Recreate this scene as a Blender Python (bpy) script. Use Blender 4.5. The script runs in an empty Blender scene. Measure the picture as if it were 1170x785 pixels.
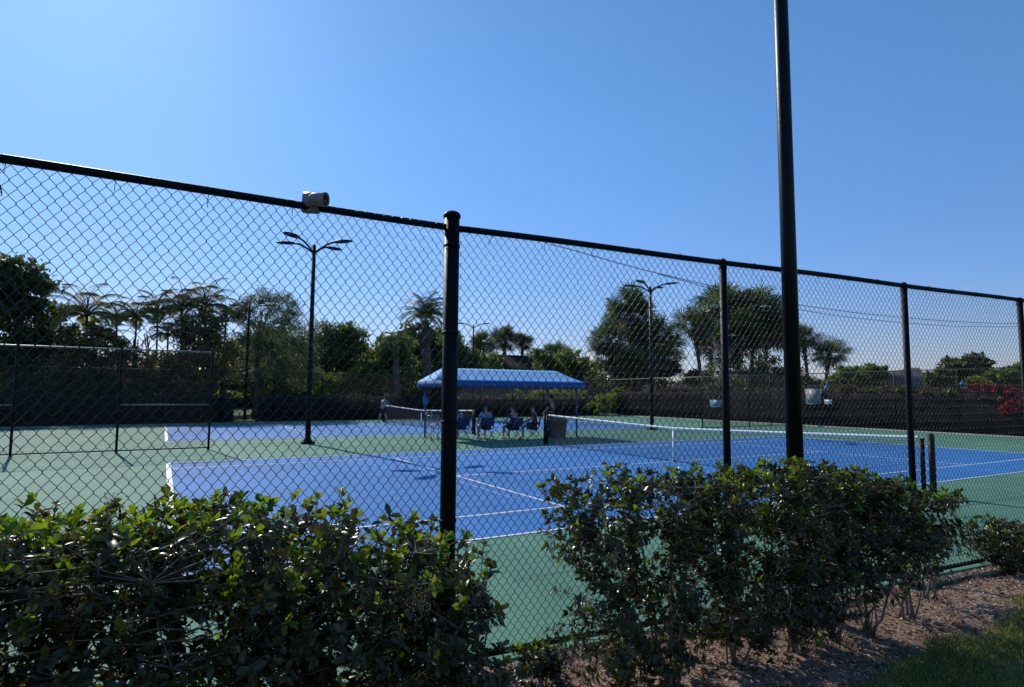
import bpy, math, random
import numpy as np
from mathutils import Vector, Matrix

random.seed(7); RNG = np.random.default_rng(7)
sc = bpy.context.scene
COL = sc.collection
R = math.radians

# ------------------------------------------------------------------ camera
CAM = np.array([-12.0434, -12.3688, 1.7888])
YAW, PITCH, ROLL, FPX = 0.515895, 0.082219, 0.005946, 700.4
_f = np.array([math.sin(YAW)*math.cos(PITCH), math.cos(YAW)*math.cos(PITCH), math.sin(PITCH)])
_r = np.array([math.cos(YAW), -math.sin(YAW), 0.0]); _u = np.cross(_r, _f)
_r2 = _r*math.cos(ROLL)+_u*math.sin(ROLL); _u2 = -_r*math.sin(ROLL)+_u*math.cos(ROLL)
cd = bpy.data.cameras.new('camera'); cam = bpy.data.objects.new('camera', cd); COL.objects.link(cam)
cam.matrix_world = Matrix(((_r2[0], _u2[0], -_f[0], CAM[0]), (_r2[1], _u2[1], -_f[1], CAM[1]), (_r2[2], _u2[2], -_f[2], CAM[2]), (0, 0, 0, 1)))
cd.sensor_width = 36; cd.lens = FPX/1170*36; cd.clip_start = 0.05; cd.clip_end = 3000
sc.camera = cam

def sight(px, py):
    return _f + _r2*(px-585)/FPX - _u2*(py-392.5)/FPX
def at(px, py, Y):                       # survey: point at world y = Y
    d = sight(px, py); return CAM + d*(Y-CAM[1])/d[1]
def at_x(px, py, X):
    d = sight(px, py); return CAM + d*(X-CAM[0])/d[0]
def gnd(px, py, Z=0.0):
    d = sight(px, py); return CAM + d*(Z-CAM[2])/d[2]
def mpp(P):                              # metres per photo pixel at a point
    return float((np.asarray(P)-CAM) @ _f)/FPX

# ------------------------------------------------------------------ materials
def new_mat(name):
    m = bpy.data.materials.new(name); m.use_nodes = True
    nt = m.node_tree; return m, nt, nt.nodes['Principled BSDF']
def mat(name, col, rough=0.6, metal=0.0, var=0.0, scale=8.0, bump=0.0, bscale=60.0, col2=None, spec=0.5):
    m, nt, b = new_mat(name)
    b.inputs['Roughness'].default_value = rough; b.inputs['Metallic'].default_value = metal
    b.inputs['Specular IOR Level'].default_value = spec
    b.inputs['Base Color'].default_value = (*col, 1)
    tc = nt.nodes.new('ShaderNodeTexCoord')
    if var > 0 or col2:
        n = nt.nodes.new('ShaderNodeTexNoise'); n.inputs['Scale'].default_value = scale; n.inputs['Detail'].default_value = 6
        nt.links.new(tc.outputs['Object'], n.inputs['Vector'])
        r = nt.nodes.new('ShaderNodeValToRGB'); r.color_ramp.elements[0].position = .3; r.color_ramp.elements[1].position = .7
        a = tuple(c*(1-var) for c in col); c2 = col2 or tuple(min(1, c*(1+var)) for c in col)
        r.color_ramp.elements[0].color = (*a, 1); r.color_ramp.elements[1].color = (*c2, 1)
        nt.links.new(n.outputs['Fac'], r.inputs['Fac']); nt.links.new(r.outputs['Color'], b.inputs['Base Color'])
    if bump > 0:
        n2 = nt.nodes.new('ShaderNodeTexNoise'); n2.inputs['Scale'].default_value = bscale; n2.inputs['Detail'].default_value = 4
        nt.links.new(tc.outputs['Object'], n2.inputs['Vector'])
        bp = nt.nodes.new('ShaderNodeBump'); bp.inputs['Strength'].default_value = bump; bp.inputs['Distance'].default_value = .02
        nt.links.new(n2.outputs['Fac'], bp.inputs['Height']); nt.links.new(bp.outputs['Normal'], b.inputs['Normal'])
    return m
def leaf_mat(name, cols, rough=0.4, trans=0.35, tcol=None, spec=0.5):
    """each leaf takes its own tone from a ramp (random per island); part of the light passes through"""
    m, nt, b = new_mat(name)
    g = nt.nodes.new('ShaderNodeNewGeometry'); r = nt.nodes.new('ShaderNodeValToRGB')
    cr = r.color_ramp; cr.interpolation = 'LINEAR'
    for i, c in enumerate(cols):
        p = i/(len(cols)-1)
        if i == 0: e = cr.elements[0]; e.position = 0
        elif i == len(cols)-1: e = cr.elements[-1]; e.position = 1
        else: e = cr.elements.new(p)
        e.color = (*c, 1)
    nt.links.new(g.outputs['Random Per Island'], r.inputs['Fac']); nt.links.new(r.outputs['Color'], b.inputs['Base Color'])
    b.inputs['Roughness'].default_value = rough; b.inputs['Specular IOR Level'].default_value = spec
    t = nt.nodes.new('ShaderNodeBsdfTranslucent')
    mu = nt.nodes.new('ShaderNodeMix'); mu.data_type = 'RGBA'; mu.blend_type = 'MULTIPLY'; mu.inputs[0].default_value = 1
    nt.links.new(r.outputs['Color'], mu.inputs[6]); mu.inputs[7].default_value = (*(tcol or (1.6, 1.5, .75)), 1)
    nt.links.new(mu.outputs[2], t.inputs['Color'])
    ms = nt.nodes.new('ShaderNodeMixShader'); ms.inputs[0].default_value = trans
    nt.links.new(b.outputs[0], ms.inputs[1]); nt.links.new(t.outputs[0], ms.inputs[2])
    nt.links.new(ms.outputs[0], nt.nodes['Material Output'].inputs['Surface'])
    return m
def court_mat(name, col, var=.10, rough=.5):
    """acrylic sport coating: broad fading, fine grit, a few scuffs"""
    m, nt, b = new_mat(name)
    tc = nt.nodes.new('ShaderNodeTexCoord')
    def noise(s, d, stretch=None):
        n = nt.nodes.new('ShaderNodeTexNoise'); n.inputs['Scale'].default_value = s; n.inputs['Detail'].default_value = d
        if stretch:
            mp = nt.nodes.new('ShaderNodeMapping'); mp.inputs['Scale'].default_value = stretch
            nt.links.new(tc.outputs['Object'], mp.inputs['Vector']); nt.links.new(mp.outputs['Vector'], n.inputs['Vector'])
        else: nt.links.new(tc.outputs['Object'], n.inputs['Vector'])
        return n
    n1 = noise(.22, 6); n2 = noise(1.4, 8, (1, .35, 1)); n3 = noise(90, 3)
    def ramp(n, p0, p1, a, c):
        r = nt.nodes.new('ShaderNodeValToRGB'); r.color_ramp.elements[0].position = p0; r.color_ramp.elements[1].position = p1
        r.color_ramp.elements[0].color = (a, a, a, 1); r.color_ramp.elements[1].color = (c, c, c, 1)
        nt.links.new(n.outputs['Fac'], r.inputs['Fac']); return r
    r1 = ramp(n1, .3, .7, 1-var*1.3, 1+var*1.2); r2 = ramp(n2, .3, .75, 1-var, 1+var); r3 = ramp(n3, .3, .7, .93, 1.07)
    last = None
    for r in (r1, r2, r3):
        mx = nt.nodes.new('ShaderNodeMix'); mx.data_type = 'RGBA'; mx.blend_type = 'MULTIPLY'; mx.inputs[0].default_value = 1
        if last is None: mx.inputs[6].default_value = (*col, 1)
        else: nt.links.new(last.outputs[2], mx.inputs[6])
        nt.links.new(r.outputs['Color'], mx.inputs[7]); last = mx
    nt.links.new(last.outputs[2], b.inputs['Base Color'])
    b.inputs['Roughness'].default_value = .75; b.inputs['Specular IOR Level'].default_value = .15
    bp = nt.nodes.new('ShaderNodeBump'); bp.inputs['Strength'].default_value = .25; bp.inputs['Distance'].default_value = .004
    nt.links.new(n3.outputs['Fac'], bp.inputs['Height']); nt.links.new(bp.outputs['Normal'], b.inputs['Normal'])
    return m

M = {}
M['green'] = court_mat('green_court_coating', (.098, .232, .158), .12)
M['blue'] = court_mat('blue_court_coating', (.044, .187, .455), .09)
M['line'] = mat('white_line_paint', (.78, .78, .76), .6, var=.08, scale=4)
M['pline'] = mat('pale_blue_line_paint', (.13, .28, .62), .6)
M['seam'] = mat('patched_crack', (.07, .155, .12), .7, var=.2, scale=3)
M['black'] = mat('black_vinyl', (.0035, .0035, .004), .5, spec=.14, bump=.15, bscale=90, var=.3, scale=20)
M['wire'] = mat('black_vinyl_wire', (.006, .006, .006), .34, spec=.3)
M['farwire'] = mat('weathered_wire', (.02, .019, .018), .6, spec=.3)
M['rail_l'] = mat('sunbleached_rail', (.25, .24, .22), .45, metal=.3, var=.2, scale=12)
M['pole'] = mat('black_painted_pole', (.003, .0035, .0045), .42, spec=.18, var=.3, scale=5, bump=.08, bscale=40)
M['screen'] = mat('black_windscreen_cloth', (.010, .009, .010), .95, spec=.1, col2=(.030, .026, .026), var=.2, scale=2.2, bump=.4, bscale=3)
M['net'] = mat('black_net_cord', (.012, .014, .02), .7)
M['white'] = mat('white_vinyl_band', (.78, .79, .80), .55, var=.04, scale=6)
M['canopy'] = mat('blue_canvas', (.15, .40, .70), .8, var=.05, scale=3, bump=.15, bscale=5)
M['valance'] = mat('shaded_blue_canvas', (.025, .095, .30), .8, var=.08, scale=3)  # darker copy of the canopy canvas, shade on the valance put into its colour
M['bluepost'] = mat('blue_enamel', (.02, .06, .19), .5)
M['navy'] = mat('navy_fabric', (.012, .035, .12), .8, var=.1, scale=8)
M['alu'] = mat('grey_metal', (.33, .34, .35), .4, metal=.6)
M['skin'] = mat('skin', (.42, .24, .17), .55)
M['hair'] = mat('dark_hair', (.02, .014, .012), .6)
M['lblue'] = mat('light_blue_shirt', (.14, .34, .72), .8)
M['greyshirt'] = mat('grey_shirt', (.22, .25, .30), .8)
M['blackcloth'] = mat('black_clothing', (.012, .013, .018), .8)
M['maroon'] = mat('maroon_shirt', (.13, .03, .045), .8)
M['shoe'] = mat('white_shoe', (.7, .7, .7), .5)
M['bin'] = mat('olive_grey_plastic', (.085, .10, .085), .6, var=.1, scale=6)
M['towel'] = mat('blue_towel', (.04, .18, .46), .9)
M['bark'] = mat('bark', (.10, .075, .055), .9, var=.35, scale=6, bump=.6, bscale=12)
M['palmbark'] = mat('palm_bark', (.10, .08, .06), .9, var=.35, scale=5, bump=.7, bscale=8)
M['twig'] = mat('twig_bark', (.16, .13, .10), .8, var=.3, scale=30, bump=.3, bscale=80)
M['leaf'] = leaf_mat('glossy_dark_leaf', [(.020, .026, .008), (.032, .042, .011), (.050, .064, .016), (.046, .042, .016), (.085, .074, .028)], .30, .32, (2.0, 1.9, .5), .42)
M['young'] = leaf_mat('young_yellow_green_leaf', [(.07, .13, .015), (.12, .19, .02), (.17, .22, .025), (.22, .20, .03)], .35, .55, (1.5, 1.6, .5), .4)
M['dry'] = leaf_mat('dry_flower', [(.22, .17, .10), (.30, .26, .17)], .8, .2, (1.2, 1.1, .9))
M['tree_dark'] = leaf_mat('dark_foliage', [(.0390, .0607, .0260), (.0607, .0975, .0325), (.0867, .1301, .0390), (.1084, .0759, .0434)], .5, .48)
M['tree_mid'] = leaf_mat('green_foliage', [(.0607, .1013, .0304), (.1013, .1620, .0405), (.1620, .2228, .0506)], .5, .48)
M['tree_light'] = leaf_mat('yellow_green_foliage', [(.0900, .1350, .0300), (.1500, .2100, .0374), (.2400, .2700, .0450)], .5, .48)
M['tree_grey'] = leaf_mat('grey_green_foliage', [(.0600, .0900, .0500), (.1000, .1400, .0700), (.1400, .1800, .0900)], .55, .48)
M['fan'] = leaf_mat('fan_palm_leaf', [(.0515, .0820, .0374), (.0936, .1404, .0586), (.1638, .2106, .0936)], .38, .25, (1.4, 1.5, .7))
M['deadfan'] = leaf_mat('dead_palm_leaf', [(.09, .07, .05), (.14, .11, .08), (.06, .05, .035)], .8, .2, (1.2, 1.1, .9))
M['frond'] = leaf_mat('areca_frond', [(.0750, .1063, .0250), (.1250, .1500, .0375), (.2125, .1750, .0562), (.0875, .1125, .0312)], .6, .35, (1.5, 1.4, .6), .15)
M['coco'] = leaf_mat('coconut_frond', [(.0546, .0819, .0273), (.0910, .1274, .0455), (.1274, .1547, .0546)], .5, .35, spec=.2)
M['rust'] = leaf_mat('rusty_shrub_leaf', [(.0650, .0780, .0260), (.1170, .1105, .0390), (.2210, .1430, .0520), (.0780, .0975, .0325)], .5, .35)
M['boug'] = leaf_mat('bougainvillea_bract', [(.28, .02, .05), (.38, .03, .07), (.07, .05, .02), (.16, .03, .03)], .7, .4, (1.6, .9, 1.2))
M['hedge_leaf'] = leaf_mat('trimmed_hedge_leaf', [(.0230, .0269, .0192), (.0384, .0422, .0230), (.0672, .0691, .0307)], .55, .2, (1.5, 1.5, .6))
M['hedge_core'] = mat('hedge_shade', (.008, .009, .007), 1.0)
M['roofg'] = mat('grey_tile_roof', (.16, .145, .15), .8, var=.15, scale=3, bump=.4, bscale=10)
M['roofb'] = mat('brown_shingle_roof', (.022, .016, .015), .9, spec=.1, var=.2, scale=3, bump=.4, bscale=8)
M['roofm'] = mat('mauve_shingle_roof', (.085, .065, .065), .85, var=.2, scale=2, bump=.4, bscale=8)
M['wall'] = mat('stucco_wall', (.16, .12, .11), .9, var=.1, scale=2)
M['wood'] = mat('brown_wooden_boards', (.06, .042, .038), .85, var=.25, scale=4)
M['glass'] = mat('dark_window_glass', (.02, .025, .03), .1)
M['signg'] = mat('grey_notice_board', (.22, .23, .26), .6, var=.28, scale=9)
M['signb'] = mat('light_blue_board', (.10, .30, .46), .6, var=.05)
M['camgrey'] = mat('weathered_grey_housing', (.17, .17, .175), .55, var=.3, scale=25)
M['camdark'] = mat('dark_lens_recess', (.012, .010, .010), .25)
M['lens'] = mat('lens_glass', (.03, .02, .02), .08)
M['concrete'] = mat('pale_concrete', (.36, .34, .31), .85, var=.15, scale=5, bump=.2, bscale=30)

# lawn: dry-green with patches ; mulch: chips texture
def ground_mat(name, cols, scale, big, bump):
    m, nt, b = new_mat(name); tc = nt.nodes.new('ShaderNodeTexCoord')
    n = nt.nodes.new('ShaderNodeTexNoise'); n.inputs['Scale'].default_value = scale; n.inputs['Detail'].default_value = 10; n.inputs['Roughness'].default_value = .7
    v = nt.nodes.new('ShaderNodeTexNoise'); v.inputs['Scale'].default_value = big; v.inputs['Detail'].default_value = 4
    for x in (n, v): nt.links.new(tc.outputs['Object'], x.inputs['Vector'])
    a = nt.nodes.new('ShaderNodeMath'); a.operation = 'MULTIPLY_ADD'; a.inputs[1].default_value = .6; nt.links.new(n.outputs['Fac'], a.inputs[0])
    s = nt.nodes.new('ShaderNodeMath'); s.operation = 'MULTIPLY'; s.inputs[1].default_value = .4; nt.links.new(v.outputs['Fac'], s.inputs[0]); nt.links.new(s.outputs[0], a.inputs[2])
    r = nt.nodes.new('ShaderNodeValToRGB'); r.color_ramp.elements[0].position = .34; r.color_ramp.elements[1].position = .64
    r.color_ramp.elements[0].color = (*cols[0], 1); r.color_ramp.elements[1].color = (*cols[-1], 1)
    for i, c in enumerate(cols[1:-1]):
        e = r.color_ramp.elements.new(.34+.3*(i+1)/(len(cols)-1)); e.color = (*c, 1)
    nt.links.new(a.outputs[0], r.inputs['Fac']); nt.links.new(r.outputs['Color'], b.inputs['Base Color'])
    b.inputs['Roughness'].default_value = .95; b.inputs['Specular IOR Level'].default_value = .2
    bp = nt.nodes.new('ShaderNodeBump'); bp.inputs['Strength'].default_value = bump; bp.inputs['Distance'].default_value = .02
    nt.links.new(n.outputs['Fac'], bp.inputs['Height']); nt.links.new(bp.outputs['Normal'], b.inputs['Normal'])
    return m
M['lawn'] = ground_mat('lawn_turf', [(.035, .05, .012), (.07, .10, .02), (.12, .14, .035)], 3, .08, .3)
M['soil'] = ground_mat('mulch_and_soil', [(.085, .055, .038), (.23, .16, .11), (.40, .29, .21)], 28, 1.6, .9)
M['litter'] = leaf_mat('fallen_leaf', [(.09, .035, .022), (.16, .08, .045), (.24, .15, .09), (.06, .03, .02)], .6, .15, (1.2, 1, .8), .3)
M['chip'] = leaf_mat('wood_chip', [(.1344, .0728, .0448), (.3360, .2128, .1400), (.5152, .3584, .2576), (.2240, .1120, .0672), (.6496, .5152, .4032)], .8, .05, (1, 1, 1), .2)
M['blade'] = leaf_mat('grass_blade', [(.0789, .1141, .0316), (.1492, .2019, .0527), (.2281, .2633, .0878), (.3335, .2984, .1492)], .55, .35, (1.4, 1.4, .7), .2)

# ------------------------------------------------------------------ mesh builder
class MB:
    def __init__(s): s.V = []; s.F = []; s.n = 0
    def add(s, V, F, mi=0):
        V = np.asarray(V, float).reshape(-1, 3); F = np.asarray(F, np.int64)
        s.V.append(V); s.F.append((F + s.n, mi)); s.n += len(V)
    def box(s, c, size, rz=0.0, mi=0, tilt=None):
        h = np.array(size)/2; V = np.array([[x, y, z] for x in (-1, 1) for y in (-1, 1) for z in (-1, 1)])*h
        if tilt is not None: V = V @ np.array(tilt).T
        c0, s0 = math.cos(rz), math.sin(rz); V = V @ np.array([[c0, s0, 0], [-s0, c0, 0], [0, 0, 1]]) + np.array(c)
        s.add(V, [[0, 1, 3, 2], [4, 6, 7, 5], [0, 4, 5, 1], [2, 3, 7, 6], [0, 2, 6, 4], [1, 5, 7, 3]], mi)
    def tube(s, P, r, n=8, cap=True, mi=0, flat=None):
        P = np.asarray(P, float); m = len(P); r = np.broadcast_to(np.asarray(r, float), (m,))
        T = np.gradient(P, axis=0); T /= np.linalg.norm(T, axis=1)[:, None]+1e-12
        ref = np.array([0, 0, 1.]) if abs(T[0][2]) < .9 else np.array([0, 1., 0])
        a = np.arange(n)*2*math.pi/n; V = []
        u = np.cross(T[0], ref); u /= np.linalg.norm(u)
        for i in range(m):
            u = u - T[i]*(u @ T[i]); u /= np.linalg.norm(u)+1e-12; v = np.cross(T[i], u)
            V.append(P[i] + r[i]*(np.cos(a)[:, None]*u + np.sin(a)[:, None]*v))
        V = np.concatenate(V); j = np.arange(n); k = (j+1) % n
        F = np.concatenate([np.stack([i*n+j, i*n+k, (i+1)*n+k, (i+1)*n+j], 1) for i in range(m-1)])
        s.add(V, F, mi)
        if cap:
            for o, rev in ((0, True), ((m-1)*n, False)):
                idx = (s.n - m*n + o + j); idx = idx[::-1] if rev else idx
                s.F.append((idx.reshape(1, -1), mi))
    def lathe(s, prof, n=16, c=(0, 0, 0), mi=0):
        a = np.arange(n)*2*math.pi/n; V = np.array([[r*math.cos(t)+c[0], r*math.sin(t)+c[1], z+c[2]] for r, z in prof for t in a])
        j = np.arange(n); k = (j+1) % n
        F = np.concatenate([np.stack([i*n+j, i*n+k, (i+1)*n+k, (i+1)*n+j], 1) for i in range(len(prof)-1)])
        s.add(V, F, mi)
    def build(s, name, mats, parent=None, loc=(0, 0, 0), smooth=False):
        if not isinstance(mats, (list, tuple)): mats = [mats]
        V = np.concatenate(s.V) - np.array(loc if parent is None else (0, 0, 0)); me = bpy.data.meshes.new(name)
        me.vertices.add(len(V)); me.vertices.foreach_set('co', V.astype(np.float32).ravel())
        loops = np.concatenate([F.ravel() for F, _ in s.F]); tot = np.concatenate([np.full(len(F), F.shape[1]) for F, _ in s.F])
        mi = np.concatenate([np.full(len(F), m) for F, m in s.F])
        me.loops.add(len(loops)); me.loops.foreach_set('vertex_index', loops.astype(np.int32))
        me.polygons.add(len(tot)); st = np.concatenate([[0], np.cumsum(tot)[:-1]])
        me.polygons.foreach_set('loop_start', st.astype(np.int32)); me.polygons.foreach_set('material_index', mi.astype(np.int32))
        if smooth: me.polygons.foreach_set('use_smooth', np.ones(len(tot), bool))
        for m in mats: me.materials.append(m)
        me.update(calc_edges=True); me.validate()
        o = bpy.data.objects.new(name, me); COL.objects.link(o)
        if parent is not None:
            o.parent = parent
        else: o.location = loc
        return o

def tag(o, label=None, cat=None, group=None, kind=None):
    if label: o['label'] = label
    if cat: o['category'] = cat
    if group: o['group'] = group
    if kind: o['kind'] = kind
    return o
def empty(name, loc=(0, 0, 0), rz=0.0, label=None, cat=None, group=None):
    o = bpy.data.objects.new(name, None); COL.objects.link(o); o.location = tuple(loc); o.rotation_euler = (0, 0, rz)
    o.empty_display_size = .2
    return tag(o, label, cat, group)
def copy_tree(o, parent=None):
    c = o.copy(); COL.objects.link(c); c.parent = parent
    for ch in [x for x in bpy.data.objects if x.parent == o]: copy_tree(ch, c)
    return c
def rel(P, base): return np.asarray(P, float) - np.asarray(base, float)

# ------------------------------------------------------------------ leaves
def unit(v): return v/(np.linalg.norm(v, axis=-1, keepdims=True)+1e-9)
def add_leaves(mb, P, D, Nn, L, W, mi=0, curve=.25, fold=.25):
    """P base points, D directions, Nn approx normals, lengths, widths : 8-vertex folded curved leaves"""
    P, D, Nn = map(lambda a: np.asarray(a, float), (P, D, Nn)); n = len(P)
    if n == 0: return
    D = unit(D); S = unit(np.cross(D, Nn)); U = np.cross(S, D)
    L = np.broadcast_to(L, (n,))[:, None]; W = np.broadcast_to(W, (n,))[:, None]
    def pt(t, w, h): return P + D*L*t + S*W*w*.5 + U*(h*W - curve*L*t*t)
    V = np.stack([pt(0, 0, 0), pt(.34, -.74, fold), pt(.35, 0, 0), pt(.34, .74, fold), pt(.74, -.88, fold*.9), pt(.76, 0, 0), pt(.74, .88, fold*.9), pt(1, 0, 0)], 1)
    o = (np.arange(n)*8)[:, None]
    tri = np.array([[0, 2, 1], [0, 3, 2], [4, 5, 7], [5, 6, 7]]); quad = np.array([[1, 2, 5, 4], [2, 3, 6, 5]])
    base = mb.n; mb.V.append(V.reshape(-1, 3)); mb.n += n*8
    mb.F.append(((o[:, None, :] + tri[None]).reshape(-1, 3) + base, mi)); mb.F.append(((o[:, None, :] + quad[None]).reshape(-1, 4) + base, mi))
def add_cards(mb, P, D, Nn, L, W, mi=0):
    """small far leaves: a bent kite each"""
    n = len(P)
    if n == 0: return
    D = unit(D); S = unit(np.cross(D, Nn)); U = np.cross(S, D)
    L = np.broadcast_to(L, (n,))[:, None]; W = np.broadcast_to(W, (n,))[:, None]
    V = np.stack([P, P+D*L*.5-S*W*.5+U*W*.2, P+D*L-U*L*.2, P+D*L*.5+S*W*.5+U*W*.2], 1)
    base = mb.n; mb.V.append(V.reshape(-1, 3)); mb.n += n*4
    mb.F.append((np.arange(n*4).reshape(n, 4)+base, mi))
def rand_dir(n, up=0.0):
    v = RNG.normal(size=(n, 3)); v[:, 2] += up; return unit(v)

# ------------------------------------------------------------------ sky and sun
AZ, EL = R(-8.0), R(37.0)
TS = np.array([math.sin(AZ)*math.cos(EL), math.cos(AZ)*math.cos(EL), math.sin(EL)])
w = bpy.data.worlds.new('World'); sc.world = w; w.use_nodes = True; nt = w.node_tree
bg = nt.nodes['Background']; sky = nt.nodes.new('ShaderNodeTexSky'); sky.sky_type = 'NISHITA'
sky.sun_disc = False; sky.sun_elevation = EL; sky.sun_rotation = AZ; sky.air_density = 1.0; sky.dust_density = .25; sky.ozone_density = 4.0; sky.altitude = 0
# a few small fair-weather clouds low over the horizon
tc = nt.nodes.new('ShaderNodeTexCoord'); mp = nt.nodes.new('ShaderNodeMapping'); mp.inputs['Scale'].default_value = (6, 6, 16)
ns = nt.nodes.new('ShaderNodeTexNoise'); ns.inputs['Scale'].default_value = 2.2; ns.inputs['Detail'].default_value = 7; ns.inputs['Roughness'].default_value = .6
rp = nt.nodes.new('ShaderNodeValToRGB'); rp.color_ramp.elements[0].position = .60; rp.color_ramp.elements[1].position = .78
sx = nt.nodes.new('ShaderNodeSeparateXYZ'); mr = nt.nodes.new('ShaderNodeMapRange'); mr.inputs['From Min'].default_value = .13; mr.inputs['From Max'].default_value = .03
mu = nt.nodes.new('ShaderNodeMath'); mu.operation = 'MULTIPLY'; mu2 = nt.nodes.new('ShaderNodeMath'); mu2.operation = 'MULTIPLY'; mu2.inputs[1].default_value = .5
mx = nt.nodes.new('ShaderNodeMix'); mx.data_type = 'RGBA'; mx.inputs[7].default_value = (6.5, 6.6, 7.0, 1)
nt.links.new(tc.outputs['Generated'], mp.inputs['Vector']); nt.links.new(mp.outputs['Vector'], ns.inputs['Vector']); nt.links.new(ns.outputs['Fac'], rp.inputs['Fac'])
nt.links.new(tc.outputs['Generated'], sx.inputs[0]); nt.links.new(sx.outputs['Z'], mr.inputs['Value'])
nt.links.new(mr.outputs['Result'], mu.inputs[0]); nt.links.new(rp.outputs['Color'], mu.inputs[1]); nt.links.new(mu.outputs[0], mu2.inputs[0])
nt.links.new(mu2.outputs[0], mx.inputs[0]); nt.links.new(sky.outputs['Color'], mx.inputs[6]); hs = nt.nodes.new('ShaderNodeHueSaturation'); hs.inputs['Saturation'].default_value = 1.04; gm = nt.nodes.new('ShaderNodeGamma'); gm.inputs['Gamma'].default_value = .84; nt.links.new(mx.outputs[2], gm.inputs['Color']); nt.links.new(gm.outputs['Color'], hs.inputs['Color'])
tn = nt.nodes.new('ShaderNodeMix'); tn.data_type = 'RGBA'; tn.blend_type = 'MULTIPLY'; tn.inputs[0].default_value = 1; tn.inputs[7].default_value = (.75, 1.14, 1.475, 1)
nt.links.new(hs.outputs['Color'], tn.inputs[6]); er = nt.nodes.new('ShaderNodeValToRGB'); ce_ = er.color_ramp.elements; ce_[0].position = 0; ce_[0].color = (.98, .60, .58, 1); ce_[1].position = .40; ce_[1].color = (.8, .8, .8, 1)
e2_ = ce_.new(.17); e2_.color = (.79, .68, .735, 1)      # low haze in the air towards the horizon
hm = nt.nodes.new('ShaderNodeMix'); hm.data_type = 'RGBA'; hm.blend_type = 'MULTIPLY'; hm.inputs[0].default_value = 1
nt.links.new(sx.outputs['Z'], er.inputs['Fac']); nt.links.new(tn.outputs[2], hm.inputs[6]); nt.links.new(er.outputs['Color'], hm.inputs[7]); nt.links.new(hm.outputs[2], bg.inputs['Color'])
bg.inputs['Strength'].default_value = .15
sd = bpy.data.lights.new('sun', 'SUN'); sd.energy = 3.6; sd.angle = R(.55); sd.color = (1, .95, .87)
so = bpy.data.objects.new('sun', sd); COL.objects.link(so); so.rotation_euler = Vector(TS).to_track_quat('Z', 'Y').to_euler(); so.location = (-10, 60, 50)
sc.view_settings.view_transform = 'Standard'; sc.view_settings.look = 'None'; sc.view_settings.exposure = .15; sc.view_settings.gamma = 1
sc.render.engine = 'CYCLES'

# ------------------------------------------------------------------ the ground
def sheet(name, poly, z, m, kind='structure', th=0.0):
    mb = MB(); mb.add([(x, y, z) for x, y in poly], [list(range(len(poly)))]); return tag(mb.build(name, m), kind=kind)
sheet('lawn', [(-1500, -1500), (1500, -1500), (1500, 1500), (-1500, 1500)], -.09, M['lawn'])
# fence line of the near side: straight on the left, turned by four degrees on the right
FA = np.array([-10.36, -8.55]); FD = unit(np.array([-3.15+10.28, -9.05+8.51])); 
def fence_pt(s):       # s metres from the corner post, + to the right, - to the left
    return FA + FD*s if s >= 0 else FA + np.array([-1.0, -.004])*(-s)
# green surround, with a ragged edge just outside the near fence
edge = []
for s in np.arange(-14, 34.1, .12):
    p = fence_pt(s); edge.append((p[0], p[1]-.11-.025*math.sin(s*3.1)-.015*math.sin(s*11)-RNG.uniform(0, .035)))
# the green slab, triangulated as strips from the ragged edge
mb = MB(); n = len(edge); top = [(x, -6.5) for x, _ in edge]
V = [(x, y, 0) for x, y in edge]+[(x, y, 0) for x, y in top]; mb.add(V, [[i, i+1, n+i+1, n+i] for i in range(n-1)])
V = [(x, y, 0) for x, y in edge]+[(x, y-.01, -.09) for x, y in edge]; mb.add(V, [[i+n, i+n+1, i+1, i] for i in range(n-1)], 0)
xl, xr = edge[0][0], edge[-1][0]
mb.add([(xl, -6.5, 0), (xr, -6.5, 0), (23.4, 31.2, 0), (-24, 27.0, 0)], [[0, 1, 2, 3]])
tag(mb.build('tennis_court_surface', M['green']), kind='structure')
def rect(mb, x0, x1, y0, y1, z): mb.add([(x0, y0, z), (x1, y0, z), (x1, y1, z), (x0, y1, z)], [[0, 1, 2, 3]])
mb = MB()
for yc in (0, 18.6): rect(mb, -11.885, 11.885, yc-5.485, yc+5.485, .004)
tag(mb.build('blue_playing_area', M['blue']), kind='structure')
mb = MB(); pb = MB(); h = .025
for yc in (0, 18.6):
    for y in (-5.485+h, 5.485-h): rect(mb, -11.885, 11.885, yc+y-h, yc+y+h, .009)
    for x in (-11.885+.04, 11.885-.04): rect(mb, x-.05, x+.05, yc-5.435, yc+5.435, .009)
    for y in (-4.115, 4.115): rect(mb, -11.795, 11.795, yc+y-h, yc+y+h, .009)
    for x in (-6.4, 6.4): rect(mb, x-h, x+h, yc-4.09, yc+4.09, .009)
    rect(mb, -6.375, 6.375, yc-h, yc+h, .009)
    for sx_ in (-1, 1):     # pickleball lines blended in pale blue
        rect(pb, min(sx_*2.13, sx_*6.706), max(sx_*2.13, sx_*6.706), yc-3.073, yc-3.023, .0075); rect(pb, min(sx_*2.13, sx_*6.706), max(sx_*2.13, sx_*6.706), yc+3.023, yc+3.073, .0075)
        rect(pb, sx_*6.706-h, sx_*6.706+h, yc-3.0, yc+3.0, .0075); rect(pb, sx_*2.13-h, sx_*2.13+h, yc-3.0, yc+3.0, .0075)
tag(mb.build('white_court_lines', M['line']), kind='structure'); tag(pb.build('pale_blue_pickleball_lines', M['pline']), kind='structure')
mb = MB()   # patched seams across the green on the left
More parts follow.
